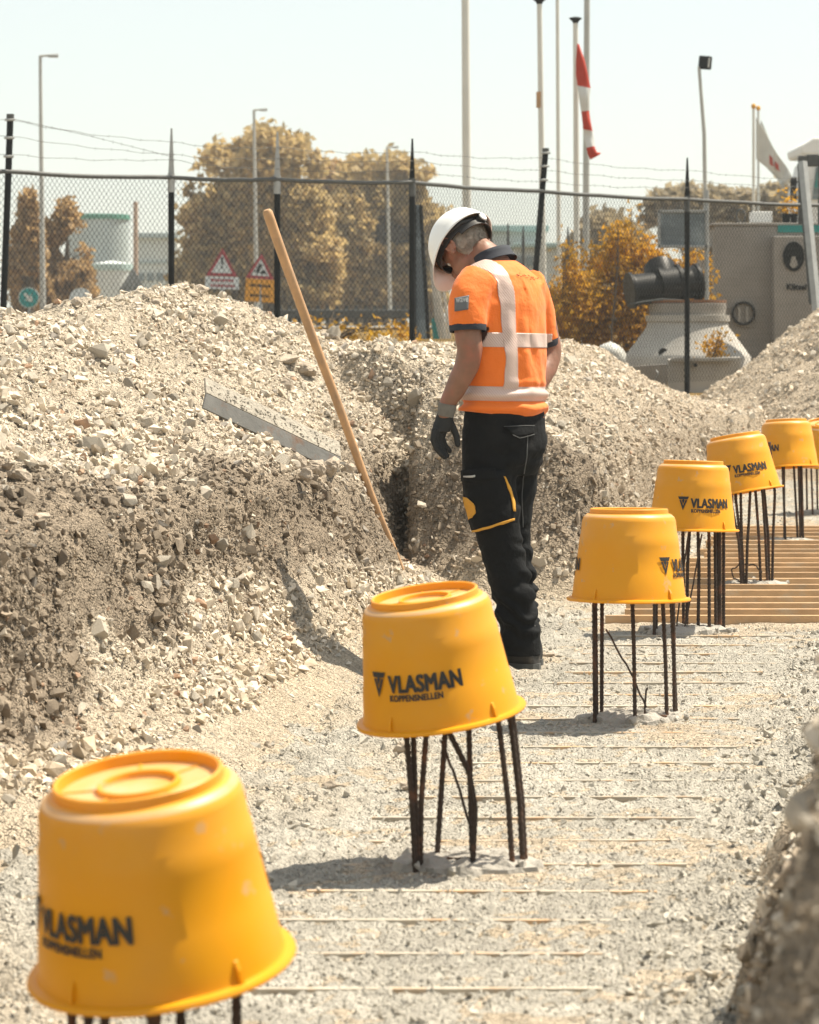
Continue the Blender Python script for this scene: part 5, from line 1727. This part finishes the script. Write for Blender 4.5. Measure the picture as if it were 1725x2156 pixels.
# flags on the right
M['flag'] = pm('flag', (.62, .62, .58), .8, .06, 4, trans=.3)
M['flagred'] = pm('flagred', (.45, .09, .07), .8, .1, 6, trans=.3)
def flag(x, d, ytop, lab, dx, col, logo):
    b = on_ground(x, d); t = empty('flag', b, lab, 'flag', 'white flags at the right')
    k = d / F
    MB().tube([b, wp(x, ytop, d)], .03, 10).build('flag_pole', M['pole'], t, smooth=True)
    tp_ = wp(x, ytop, d)
    mb = MB(); ell(mb, tp_, Vector((.05, 0, 0)), Vector((0, .05, 0)), Vector((0, 0, .06)), 12, 8); mb.build('finial', M['yellowcloth'], t, smooth=True)
    V = []; nu, nv = 26, 26
    for j in range(nv + 1):
        v = j / nv
        for i in range(nu + 1):
            u = i / nu
            # hoist edge at the pole; the fly end droops down and outwards
            px = x + 5 + u * dx + 3.0 * math.sin(u * 9 + v * 3) * u
            py = ytop + 22 + u * 125 + v * (88 * (1 - u) + 24 * u)
            V.append(wp(px, py, d - .10 * math.sin(u * 14 + v * 2) * u - .02))
    Fc = [(j * (nu + 1) + i, j * (nu + 1) + i + 1, (j + 1) * (nu + 1) + i + 1, (j + 1) * (nu + 1) + i) for j in range(nv) for i in range(nu)]
    o = MB().add(V, Fc).build('cloth', M[col], t, smooth=True, sharp=False)
    s = o.modifiers.new('thick', 'SOLIDIFY'); s.thickness = .006
    if logo:
        q = lambda u, v: V[int(v * nv) * (nu + 1) + int(u * nu)]
        mb = MB()
        for (u0, v0, u1, v1) in ((.42, .52, .62, .58), (.42, .62, .62, .66), (.46, .70, .66, .76), (.42, .52, .48, .82), (.56, .50, .62, .80)):
            P = [q(u0, v0), q(u1, v0), q(u1, v1), q(u0, v1)]
            mb.add([p + Vector((0, -.05, 0)) for p in P], [(0, 1, 2, 3)])
        mb.build('red_emblem', M['flagred'], t)
flag(1597, 66, 228, 'white flag on the right one of two close poles, mostly hidden behind the other flag', 52, 'flag', False)
flag(1587, 62, 224, 'white flag with a red emblem drooping from the left one of two close poles', 74, 'flag', True)

# ------------------------------------------------------------------ traffic signs
def tri_sign(x, yc, wpx, d, lab, symbol, plate, plate_h, roll):
    k = d / F; b = on_ground(x, d)
    t = empty('traffic_sign', b, lab, 'traffic sign', 'warning signs by the road')
    c = wp(x, yc, d); Rm = Matrix.Rotation(R(roll), 4, 'Y'); T = Matrix.Translation(c) @ Rm
    h = wpx * k; hh = h * .90
    MB().prism([(-h / 2, -hh / 2), (h / 2, -hh / 2), (0, hh / 2)], .03, T).build('red_border', M['redsign'], t)
    f = .66
    MB().prism([(-h / 2 * f, -hh / 2 * f - .03 * h), (h / 2 * f, -hh / 2 * f - .03 * h), (0, hh / 2 * f - .03 * h)], .012, T @ Matrix.Translation((0, -.022, -.02 * h))).build('white_field', M['signwhite'], t)
    S = T @ Matrix.Translation((0, -.034, 0))
    if symbol == '!':
        mb = MB(); mb.prism([(-.022 * h, -.08 * h), (.022 * h, -.08 * h), (.04 * h, .16 * h), (-.04 * h, .16 * h)], .008, S)
        mb.prism([(-.035 * h, -.20 * h), (.035 * h, -.20 * h), (.035 * h, -.13 * h), (-.035 * h, -.13 * h)], .008, S)
    else:
        mb = MB(); mb.prism([(.0, -.27 * h), (.24 * h, -.27 * h), (.17 * h, -.17 * h), (.10 * h, -.14 * h), (.04 * h, -.18 * h)], .008, S)
        mb.prism([(-.12 * h, -.27 * h), (-.05 * h, -.27 * h), (.0, -.06 * h), (.06 * h, .05 * h), (.0, .08 * h), (-.09 * h, -.02 * h)], .008, S)
        mb.prism([(-.2 * h, -.22 * h), (-.17 * h, -.24 * h), (.06 * h, .02 * h), (.03 * h, .04 * h)], .008, S)
    mb.build('black_symbol', M['blackmatt'], t)
    pm_ = M['signwhite'] if plate == 'white' else M['signyellow']
    pc = c + Vector((0, 0, -hh / 2 - plate_h * k / 2 - .01))
    Tp = Matrix.Translation(pc) @ Matrix.Rotation(R(roll), 4, 'Y')
    MB().prism([(-h * .54, -plate_h * k / 2), (h * .54, -plate_h * k / 2), (h * .54, plate_h * k / 2), (-h * .54, plate_h * k / 2)], .02, Tp).build('text_plate', pm_, t)
    for j, yy_ in enumerate((.22, -.22)):
        mb = MB(); rr = random.Random(j + int(x))
        xx_ = -.36 * h
        while xx_ < .36 * h:
            w_ = rr.uniform(.03, .10) * h
            mb.prism([(xx_, yy_ * plate_h * k - .05 * h), (xx_ + w_, yy_ * plate_h * k - .05 * h), (xx_ + w_, yy_ * plate_h * k + .04 * h), (xx_, yy_ * plate_h * k + .04 * h)], .006, Tp @ Matrix.Translation((0, -.014, 0))); xx_ += w_ + .025 * h
        mb.build('text_line', M['redsign'] if plate == 'white' else M['blackmatt'], t)
    MB().tube([b, Vector((b.x, d + .04, c.z + .2 * hh))], .038, 8).build('post', M['galv'], t, smooth=True)
tri_sign(468, 552, 66, 70, 'triangular warning sign with exclamation mark over a white text plate', '!', 'white', 26, 2)
tri_sign(549, 560, 60, 70.5, 'triangular roadworks sign over an orange text plate', 'dig', 'yellow', 48, 4)
d = 72; k = d / F; b = on_ground(61, d)
rs = empty('round_sign', b, 'round teal keep-this-way sign with a white arrow, low at far left', 'traffic sign')
c = wp(61, 627, d)
MB().tube([c + Vector((0, .02, 0)), c + Vector((0, -.02, 0))], 22 * k, 36).build('rim', M['signwhite'], rs, smooth=True)
MB().tube([c + Vector((0, .0, 0)), c + Vector((0, -.03, 0))], 20 * k, 36).build('disc', M['signblue'], rs, smooth=True)
T = Matrix.Translation(c + Vector((0, -.036, 0))) @ Matrix.Rotation(R(135), 4, 'Y')
MB().prism([(-.035, -.14), (.035, -.14), (.035, .0), (.11, -.03), (.0, .15), (-.11, -.03), (-.035, .0)], .008, T).build('arrow', M['signwhite'], rs)
MB().tube([b, c + Vector((0, .05, -.1))], .035, 8).build('post', M['galv'], rs, smooth=True)
d = 74; b = on_ground(280, d); k = d / F
bs = empty('traffic_sign', b, 'grey back of a triangular sign seen above the left heap', 'traffic sign')
T = Matrix.Translation(wp(280, 585, d))
MB().prism([(-26 * k, -22 * k), (26 * k, -22 * k), (0, 22 * k)], .02, T).build('plate', M['signgrey'], bs)
MB().box(wp(280, 622, d), (58 * k, .02, 32 * k)).build('lower_plate', M['signgrey'], bs)
MB().tube([b, wp(280, 590, d)], .035, 8).build('post', M['galv'], bs, smooth=True)
d = 68; b = on_ground(170, d); k = d / F
bs2 = empty('traffic_sign', b, 'pale round sign back low behind the left heap', 'traffic sign')
MB().tube([wp(170, 630, d), wp(170, 630, d) + Vector((0, .02, 0))], 24 * k, 28).build('plate', M['signwhite'], bs2)
MB().tube([b, wp(170, 630, d) + Vector((0, .05, 0))], .035, 8).build('post', M['galv'], bs2, smooth=True)

# ------------------------------------------------------------------ buildings far behind
M['clad'] = pm('clad', (.52, .56, .55), .7, .05, 1.5)
M['cladblue'] = pm('cladblue', (.36, .43, .44), .7, .05, 1.5)
M['roofgreen'] = pm('roofgreen', (.05, .24, .17), .6, .08, 2)
M['roofteal'] = pm('roofteal', (.33, .46, .45), .6, .08, 2)
M['glassdark'] = pm('glassdark', (.14, .18, .19), .25, .1, 3)
M['brick'] = pm('brick', (.36, .24, .16), .85, .12, 4)
def building(name, lab, d, parts):
    xs = [p[1] for p in parts] + [p[2] for p in parts]
    t = empty(name, on_ground((min(xs) + max(xs)) / 2, d), lab, 'building')
    for (nm, x0, x1, y0, y1, dd, th, mat) in parts:
        da = d + dd
        a, b = wp(x0, y0, da), wp(x1, y1, da)
        MB().box(((a.x + b.x) / 2, da + th / 2, (a.z + b.z) / 2), (abs(b.x - a.x), th, abs(a.z - b.z))).build(nm, M[mat], t, bevel=.03)
    return t
d = 230; k = d / F; c0 = on_ground(208, d)
tank = empty('storage_tank', c0, 'round pale storage tank with a green rim behind the fence at left', 'tank')
Tm = Matrix.Translation((c0.x, d, 0))
MB().lathe([(.1, ztop(458, d)), (64 * k, ztop(462, d)), (64 * k, ztop(500, d)), (64 * k, ztop(502, d)), (64 * k, c0.z - .5)], 48, Tm).build('wall', M['cladblue'], tank, smooth=True)
MB().lathe([(62 * k, ztop(452, d)), (66.5 * k, ztop(453, d)), (66.5 * k, ztop(463, d)), (62 * k, ztop(463, d))], 48, Tm, closed=True).build('rim', M['roofgreen'], tank, smooth=True)
c1 = on_ground(236, d - 6)
Tm = Matrix.Translation((c1.x, d - 6, 0))
MB().lathe([(.1, ztop(553, d)), (42 * k, ztop(560, d)), (42 * k, c1.z - .5)], 40, Tm).build('lower_drum', M['clad'], tank, smooth=True)
MB().lathe([(41 * k, ztop(560, d)), (43.5 * k, ztop(561, d)), (43.5 * k, ztop(574, d)), (41 * k, ztop(574, d))], 40, Tm, closed=True).build('drum_band', M['roofteal'], tank, smooth=True)
P = [('wall', 282, 372, 500, 700, 0, 12, 'clad'), ('roof_edge', 280, 374, 490, 501, -.5, 13, 'cladblue'), ('band', 283, 371, 548, 556, -.1, .1, 'cladblue')]
for j in range(4): P.append(('window', 290 + j * 20, 304 + j * 20, 575, 592, -.12, .12, 'glassdark'))
building('office_block', 'pale flat roofed building beside the round storage tank', 236, P)
ch = MB().box(wp(286, 510, 228), (8 / F * 228, .8, 170 / F * 228)).build('chimney_stack', M['brick'], loc=on_ground(286, 228)); tag(ch, 'slim brown chimney between the storage tank and the flat roofed building', 'chimney')
P = [('wall', 1030, 1150, 486, 700, 0, 12, 'clad'), ('roof_edge', 1022, 1156, 474, 487, -.5, 13, 'roofteal'), ('lean_to_wall', 1085, 1190, 520, 700, -5, 5, 'clad'), ('lean_to_roof', 1080, 1196, 511, 521, -5.4, 5.4, 'roofteal')]
for j in range(4): P.append(('window', 1042 + j * 22, 1056 + j * 22, 540, 560, -5.2 if j > 1 else -.12, .12, 'glassdark'))
building('low_shed', 'low pale shed with a teal roof right of the worker\'s helmet', 150, P)
# small posts of another fence in front of it
for j, x in enumerate((1034, 1070, 1102, 1140, 1196)):
    d = 60; b = on_ground(x, d); y0 = (468, 470, 476, 486, 478)[j]
    o = MB().tube([b, wp(x, y0 + 30, d), wp(x, y0, d)], [.03, .03, .012], 8).build('thin_post', M['rail'], loc=b, smooth=True)
    tag(o, ('first', 'second', 'third', 'fourth', 'fifth')[j] + ' thin dark post from the left in front of the low shed', 'post', 'thin posts by the low shed')
# white lorry cab
d = 64; k = d / F; b = on_ground(1726, d)
tk = empty('lorry', b, 'white lorry cab showing above the concrete box at the right edge', 'lorry')
z0 = b.z
MB().prism([(-38 * k, 1.1), (60 * k, 1.1), (60 * k, ztop(330, d) - z0), (-22 * k, ztop(335, d) - z0), (-38 * k, ztop(400, d) - z0)], 2.4, Matrix.Translation((wp(1726, 0, d).x, d + 1.2, z0))).build('cab', M['white'], tk, bevel=.05)
MB().prism([(-36 * k, ztop(325, d) - z0), (60 * k, ztop(325, d) - z0), (60 * k, ztop(290, d) - z0), (-10 * k, ztop(288, d) - z0), (-40 * k, ztop(306, d) - z0)], 2.3, Matrix.Translation((wp(1726, 0, d).x, d + 1.25, z0))).build('roof_fairing', M['white'], tk, bevel=.05)
MB().prism([(-16 * k, ztop(420, d) - z0), (40 * k, ztop(420, d) - z0), (40 * k, ztop(352, d) - z0), (-8 * k, ztop(352, d) - z0)], .05, Matrix.Translation((wp(1726, 0, d).x, d - .02, z0))).build('side_window', M['glassdark'], tk)
MB().prism([(-12 * k, ztop(398, d) - z0), (10 * k, ztop(398, d) - z0), (8 * k, ztop(362, d) - z0), (-6 * k, ztop(362, d) - z0)], .03, Matrix.Translation((wp(1726, 0, d).x, d - .09, z0))).build('teal_lettering_panel', M['teal'], tk)
MB().box((wp(1726, 0, d).x + .2, d + 1.1, z0 + .75), (1.2, 2.2, .7)).build('chassis', M['blackmatt'], tk, bevel=.05)
for s in (0, 2.0):
    MB().tube([Vector((wp(1715, 0, d).x, d + s, z0 + .5)), Vector((wp(1715, 0, d).x, d + s + .28, z0 + .5))], .5, 24).build('wheel', M['blackmatt'], tk, smooth=True)
MB().box(wp(1671, 398, d - .3), (.14, .10, .50)).build('mirror', M['blackmatt'], tk, bevel=.02)
MB().tube([wp(1671, 385, d - .3), wp(1690, 380, d + .1)], .02, 6).build('mirror_arm', M['blackmatt'], tk)

# stacked dark panels and planks behind the worker
d = 37; k = d / F
st = empty('leaning_gate', on_ground(885, d), 'dark grey steel panel leaning upright behind the fence post left of the worker', 'panel')
MB().add([wp(872, 430, d), wp(887, 432, d), wp(906, 720, d - .3), wp(868, 720, d - .3), wp(872, 430, d + .08), wp(887, 432, d + .08), wp(906, 720, d - .2), wp(868, 720, d - .2)],
         [(0, 1, 2, 3), (7, 6, 5, 4), (0, 4, 5, 1), (1, 5, 6, 2), (2, 6, 7, 3), (3, 7, 4, 0)]).build('sheet', M['boardback'], st)
for x0, x1 in ((873, 872), (886, 903)):
    MB().tube([wp(x0, 432, d - .03), wp(x1, 718, d - .33)], .022, 6).build('edge_tube', M['blackmatt'], st)
MB().box(wp(866, 440, d - .05), (.06, .08, .06)).build('hinge', M['blackmatt'], st)
M['oldplank'] = pm('oldplank', (.33, .30, .25), .85, .2, 6)
for j, (xa, ya, xb, w, nm) in enumerate(((905, 520, 925, 9, 'tallest pale plank'), (912, 560, 935, 8, 'second pale plank'), (922, 600, 941, 7, 'third pale plank'), (932, 590, 948, 7, 'rightmost pale plank'))):
    a, b = wp(xa, ya, d - .1 + j * .06), wp(xb, 720, d - .45 + j * .06)
    ax = (b - a).normalized(); u = ax.cross(Vector((0, 1, 0))).normalized(); v = ax.cross(u)
    o = MB().box((a + b) / 2, ((b - a).length, w * k, .03), Matrix((ax, u, v)).transposed()).build('plank', M['oldplank'], loc=b, bevel=.004)
    tag(o, nm + ' leaning behind the worker\'s left shoulder', 'plank', 'planks leaning behind the worker')
tl_ = MB().add([wp(908, 672, d - .6), wp(914, 668, d - .6), wp(927, 722, d - .62), wp(913, 722, d - .62), wp(908, 672, d - .5), wp(914, 668, d - .5), wp(927, 722, d - .52), wp(913, 722, d - .52)],
               [(0, 1, 2, 3), (7, 6, 5, 4), (0, 4, 5, 1), (1, 5, 6, 2), (2, 6, 7, 3), (3, 7, 4, 0)]).build('teal_sheet', M['teal'], loc=wp(918, 722, d - .55))
tag(tl_, 'bright teal plastic wedge at the foot of the leaning panel', 'plastic sheet')
# white rubble bag by the bush
bg_ = MB(); P_ = wp(1285, 752, 34.6)
ell(bg_, P_, Vector((.17, 0, 0)), Vector((0, .15, 0)), Vector((0, 0, .16)), 20, 14)
mm = bg_.mesh('bag', P_, True); c_ = vco(mm); displace(mm, .05 * fbm(c_[:, 0] * 7, c_[:, 1] * 7, c_[:, 2] * 7, oct=3, seed=301)); o = add_ob('rubble_bag', mm, M['signwhite'], None, P_)
tag(o, 'crumpled white plastic bag at the foot of the orange bush', 'bag')
# road and guard rail
rd = MB().add([(-60, 62, gz(0, 62) + .05), (12, 62, gz(0, 62) + .05), (12, 70, gz(0, 70) + .05), (-60, 70, gz(0, 70) + .05)], [(0, 1, 2, 3)]).build('road', pm('asphalt', (.16, .165, .165), .8, .1, 2)); tag(rd, kind='structure')
gr = empty('guard_rail', on_ground(740, 78), 'dark low guard rail and hedge strip along the road', 'guard rail')
for j in range(15):
    x = 590 + j * 20
    MB().box(wp(x, 676, 78), (.10, .12, .8)).build('post', M['rail'], gr)
MB().box(wp(728, 661, 77.9), (290 / F * 78, .06, .22))  .build('beam', M['rail'], gr, bevel=.02)

# ------------------------------------------------------------------ trees and shrubs
def leaf_mat(name, c1, c2, c3, sc=.8):
    m = pm(name, c1, .7, .30, 3.0, col2=c2, fac2=(.42, .58), scale2=sc, trans=.5, coords='Object')
    return m
M['leafbrown'] = leaf_mat('leafbrown', (.52, .385, .17), (.43, .325, .145), None, .35)
M['leafbrown2'] = leaf_mat('leafbrown2', (.40, .265, .12), (.46, .31, .135), None, .5)
M['leaforange'] = leaf_mat('leaforange', (.58, .305, .026), (.40, .24, .026), None, 2.6)
M['leafpale'] = leaf_mat('leafpale', (.40, .33, .20), (.33, .27, .17), None, .4)
M['bark'] = pm('bark', (.10, .075, .05), .9, .2, 4)
for lf in POT_LEAVES: lf.data.materials.append(M['leaforange'])
def foliage(name, blobs, n, size, mat, parent, seed=0, elong=1.6, hollow=.45, spread=.6):
    rg = np.random.default_rng(seed)
    w = np.array([b[3] * b[4] * b[5] for b in blobs]) ** .67; pick = rg.choice(len(blobs), n, p=w / w.sum())
    B = np.array(blobs, float)[pick]
    u = rg.normal(size=(n, 3)); u /= np.linalg.norm(u, axis=1)[:, None]
    rr = (hollow + (1 - hollow) * rg.random(n) ** .6)
    lump = 1 + .22 * fbm(u[:, 0] * 2.6 + pick, u[:, 1] * 2.6, u[:, 2] * 2.6, oct=3, seed=seed)
    P = B[:, :3] + u * B[:, 3:6] * (rr * lump)[:, None]
    P = P + rg.normal(size=P.shape) * size * spread
    out = (fbm(P[:, 0] * 1.1 / size * .12, P[:, 1] * 1.1 / size * .12, P[:, 2] * 1.1 / size * .12, oct=2, seed=seed + 5) > -.28)
    P = P[out]; n = len(P)
    s = size * rg.uniform(.6, 1.35, n)
    a = rg.normal(size=(n, 3)); a /= np.linalg.norm(a, axis=1)[:, None]
    b = np.cross(a, rg.normal(size=(n, 3))); b /= np.linalg.norm(b, axis=1)[:, None]
    a *= (s * elong / 2)[:, None]; b *= (s / 2)[:, None]
    V = np.stack([P - a, P + b * .9 - a * .1, P + a, P - b * .9 - a * .1], 1).reshape(-1, 3)
    Fc = np.arange(len(V)).reshape(-1, 4)
    me = np_mesh(name, V - np.array(parent.location), Fc, 4)
    return add_ob(name, me, mat, parent)
def tree(x, d, blobs_px, n, size, mat, lab, seed, name='tree', group='trees beyond the fence'):
    """blobs_px: (x, y, rx, ry) as seen in the picture, depth radius taken from rx"""
    b = on_ground(x, d); t = empty(name, b, lab, 'tree', group); k = d / F
    rg = random.Random(seed)
    blobs = []
    for (bx_, by_, rx, ry) in blobs_px:
        c = wp(bx_, by_, d + rg.uniform(-.5, .5) * rx * k)
        blobs.append((c.x, c.y, c.z, rx * k, rx * k, ry * k))
    foliage('crown', blobs, n, size, mat, t, seed)
    top = max(bl[2] for bl in blobs)
    mb = MB()
    h = top - b.z
    r0 = .018 * h + .05
    mb.tube([b - Vector((0, 0, .2)), b + Vector((.02 * h, 0, .3 * h)), b + Vector((-.01 * h, .02 * h, .65 * h)), b + Vector((.02 * h, 0, .95 * h))], [r0 * 1.3, r0, r0 * .6, r0 * .2], 8)
    for j, bl in enumerate(blobs):
        s = b + Vector((0, 0, h * rg.uniform(.2, .5)))
        mb.tube([s, s.lerp(Vector(bl[:3]), .5) + Vector((0, 0, .05 * h)), Vector(bl[:3])], [r0 * .5, r0 * .35, r0 * .15], 6)
    mb.build('trunk', M['bark'], t, smooth=True)
    return t
def blobcloud(cx, cy, rx, ry, n, seed, r=(.22, .36)):
    rg = random.Random(seed); out = []
    for j in range(n):
        a = rg.uniform(0, 6.28); q = math.sqrt(rg.random()) * .78
        s = rg.uniform(*r)
        out.append((cx + rx * q * math.cos(a), cy + ry * q * math.sin(a), rx * s, ry * s * rg.uniform(.7, 1.1)))
    return out
tree(560, 150, [(560, 340, 70, 75), (480, 370, 70, 75), (640, 350, 55, 70), (430, 440, 55, 70), (520, 450, 95, 90), (620, 450, 80, 90), (450, 560, 75, 100), (560, 570, 95, 100), (650, 570, 75, 100), (400, 600, 40, 60)] + blobcloud(545, 430, 150, 160, 26, 1), 44000, .30, M['leafbrown'], 'tallest broad brown crowned tree behind the two warning signs', 1)
tree(800, 165, [(760, 400, 60, 70), (830, 400, 60, 75), (890, 420, 48, 70), (740, 500, 70, 90), (830, 510, 85, 100), (900, 510, 45, 90), (790, 620, 90, 70), (880, 620, 60, 70)] + blobcloud(815, 470, 120, 130, 20, 2), 34000, .31, M['leafbrown'], 'lower broad brown tree right of the tallest one, behind the dark steel panel', 2)
tree(700, 172, [(700, 400, 45, 65), (700, 500, 60, 100), (690, 600, 70, 80)] + blobcloud(700, 480, 50, 120, 8, 3), 12000, .32, M['leafbrown2'], 'darker brown tree filling the gap between the two broad trees', 3)
tree(140, 120, [(140, 470, 22, 50), (148, 530, 36, 50), (150, 590, 45, 60), (110, 570, 34, 70), (165, 630, 35, 50), (105, 520, 34, 50), (95, 600, 45, 60)] + blobcloud(125, 560, 65, 90, 14, 4), 15000, .22, M['leafbrown2'], 'pointed brown conifer like tree right of the left fence post', 4)
tree(62, 118, [(60, 440, 14, 40), (60, 500, 26, 50), (55, 570, 36, 70), (70, 630, 40, 50)] + blobcloud(60, 540, 30, 90, 8, 5), 9000, .21, M['leafbrown2'], 'narrow brown conifer like tree behind the far left fence post', 5)
tree(1460, 130, [(1400, 440, 40, 32), (1450, 430, 45, 32), (1510, 440, 45, 38), (1570, 445, 45, 36), (1640, 430, 45, 38)] + blobcloud(1520, 460, 160, 55, 18, 6, (.15, .25)), 12000, .30, M['leafpale'], 'pale far tree row above the sign board and concrete box', 6)
tree(1275, 140, [(1275, 500, 60, 50), (1310, 520, 60, 50), (1250, 560, 70, 60)] + blobcloud(1280, 540, 90, 60, 8, 7), 7000, .30, M['leafpale'], 'faint pale tree behind the orange bush and poles', 7)
def bush(x, d, blobs, n, size, lab, seed, mat='leaforange', nst=14, group='orange leaved bushes behind the fence'):
    b = on_ground(x, d); t = empty('bush', b, lab, 'bush', group); k = d / F
    rg = random.Random(seed)
    bl = []
    for (bx_, by_, rx, ry) in blobs:
        c = wp(bx_, by_, d + rg.uniform(-.3, .3)); bl.append((c.x, c.y, c.z, rx * k, rx * k * 1.1, ry * k))
    foliage('foliage', bl, n, size, M[mat], t, seed, 1.8, .15, 2.2)
    mb = MB()
    for j in range(nst):
        q = Vector(rg.choice(bl)[:3]) + Vector((rg.uniform(-.12, .12), rg.uniform(-.1, .1), rg.uniform(0, .28)))
        s = b + Vector((rg.uniform(-.15, .15), rg.uniform(-.1, .1), -.05))
        mb.tube([s, s.lerp(q, .5) + Vector((rg.uniform(-.05, .05), 0, .05)), q], [.012, .008, .003], 5)
    mb.build('stems', M['bark'], t, smooth=True)
    return t
bush(1330, 38.2, [(1300, 520, 30, 45), (1270, 560, 40, 45), (1340, 540, 40, 50), (1320, 600, 55, 60), (1250, 620, 45, 55), (1380, 560, 30, 40), (1370, 620, 45, 60), (1280, 670, 60, 55), (1350, 690, 60, 50), (1310, 470, 14, 40)], 10500, .042, 'tall orange leaved bush right of the flagpoles, left of the black pipe', 21)
bush(1190, 37.8, [(1185, 640, 38, 45), (1220, 620, 34, 50), (1170, 690, 40, 50), (1230, 690, 42, 55), (1205, 560, 16, 45)], 5500, .042, 'orange leaved bush just right of the worker\'s shoulder', 22)
bush(1450, 38.6, [(1430, 560, 30, 40), (1465, 590, 26, 50), (1410, 590, 30, 45), (1450, 640, 40, 50)], 4200, .042, 'orange leaved bush behind the black pipe fitting and sign board', 23)
bush(1500, 34.0, [(1500, 735, 14, 14), (1508, 722, 9, 10)], 220, .035, 'small orange weed tuft in front of the concrete cone', 24, nst=6, group='orange weeds at the fence foot')
bush(690, 33.6, [(600, 706, 30, 8), (660, 708, 30, 8), (720, 706, 35, 10), (790, 709, 35, 8), (840, 700, 30, 14)], 520, .045, 'low strip of dry orange grass tufts along the fence foot', 25, nst=20, group='orange weeds at the fence foot')
tw = empty('sapling', on_ground(1290, 36.0), 'thin bare sapling stem rising in front of the orange bush', 'sapling')
p0 = tw.location
MB().tube([p0, wp(1288, 690, 36), wp(1296, 620, 36), wp(1302, 540, 36), (wp(1300, 470, 36))], [.014, .012, .010, .007, .003], 6).build('stem', M['bark'], tw, smooth=True)
for j in range(8):
    t = .35 + .07 * j; q = wp(1291 + 12 * t, 735 - 265 * t, 36); e = q + Vector((random.uniform(-.18, .18), 0, random.uniform(.08, .22)))
    MB().tube([q, e], [.005, .002], 4).build('twig', M['bark'], tw)

# ------------------------------------------------------------------ light summer haze
hz = MB().box((0, 205, 9.0), (2300, 450, 21.0)).build('haze', None)
hm = bpy.data.materials.new('haze_air'); hm.use_nodes = True
hn = hm.node_tree.nodes; hn.remove(hn['Principled BSDF'])
pvn = hn.new('ShaderNodeVolumePrincipled'); pvn.inputs['Color'].default_value = (.93, .97, .97, 1); pvn.inputs['Density'].default_value = .0006; pvn.inputs['Anisotropy'].default_value = .2
hm.node_tree.links.new(pvn.outputs[0], hn['Material Output'].inputs['Volume'])
hz.data.materials.append(hm); hz['kind'] = 'stuff'; hz['label'] = 'thin pale haze in the air'
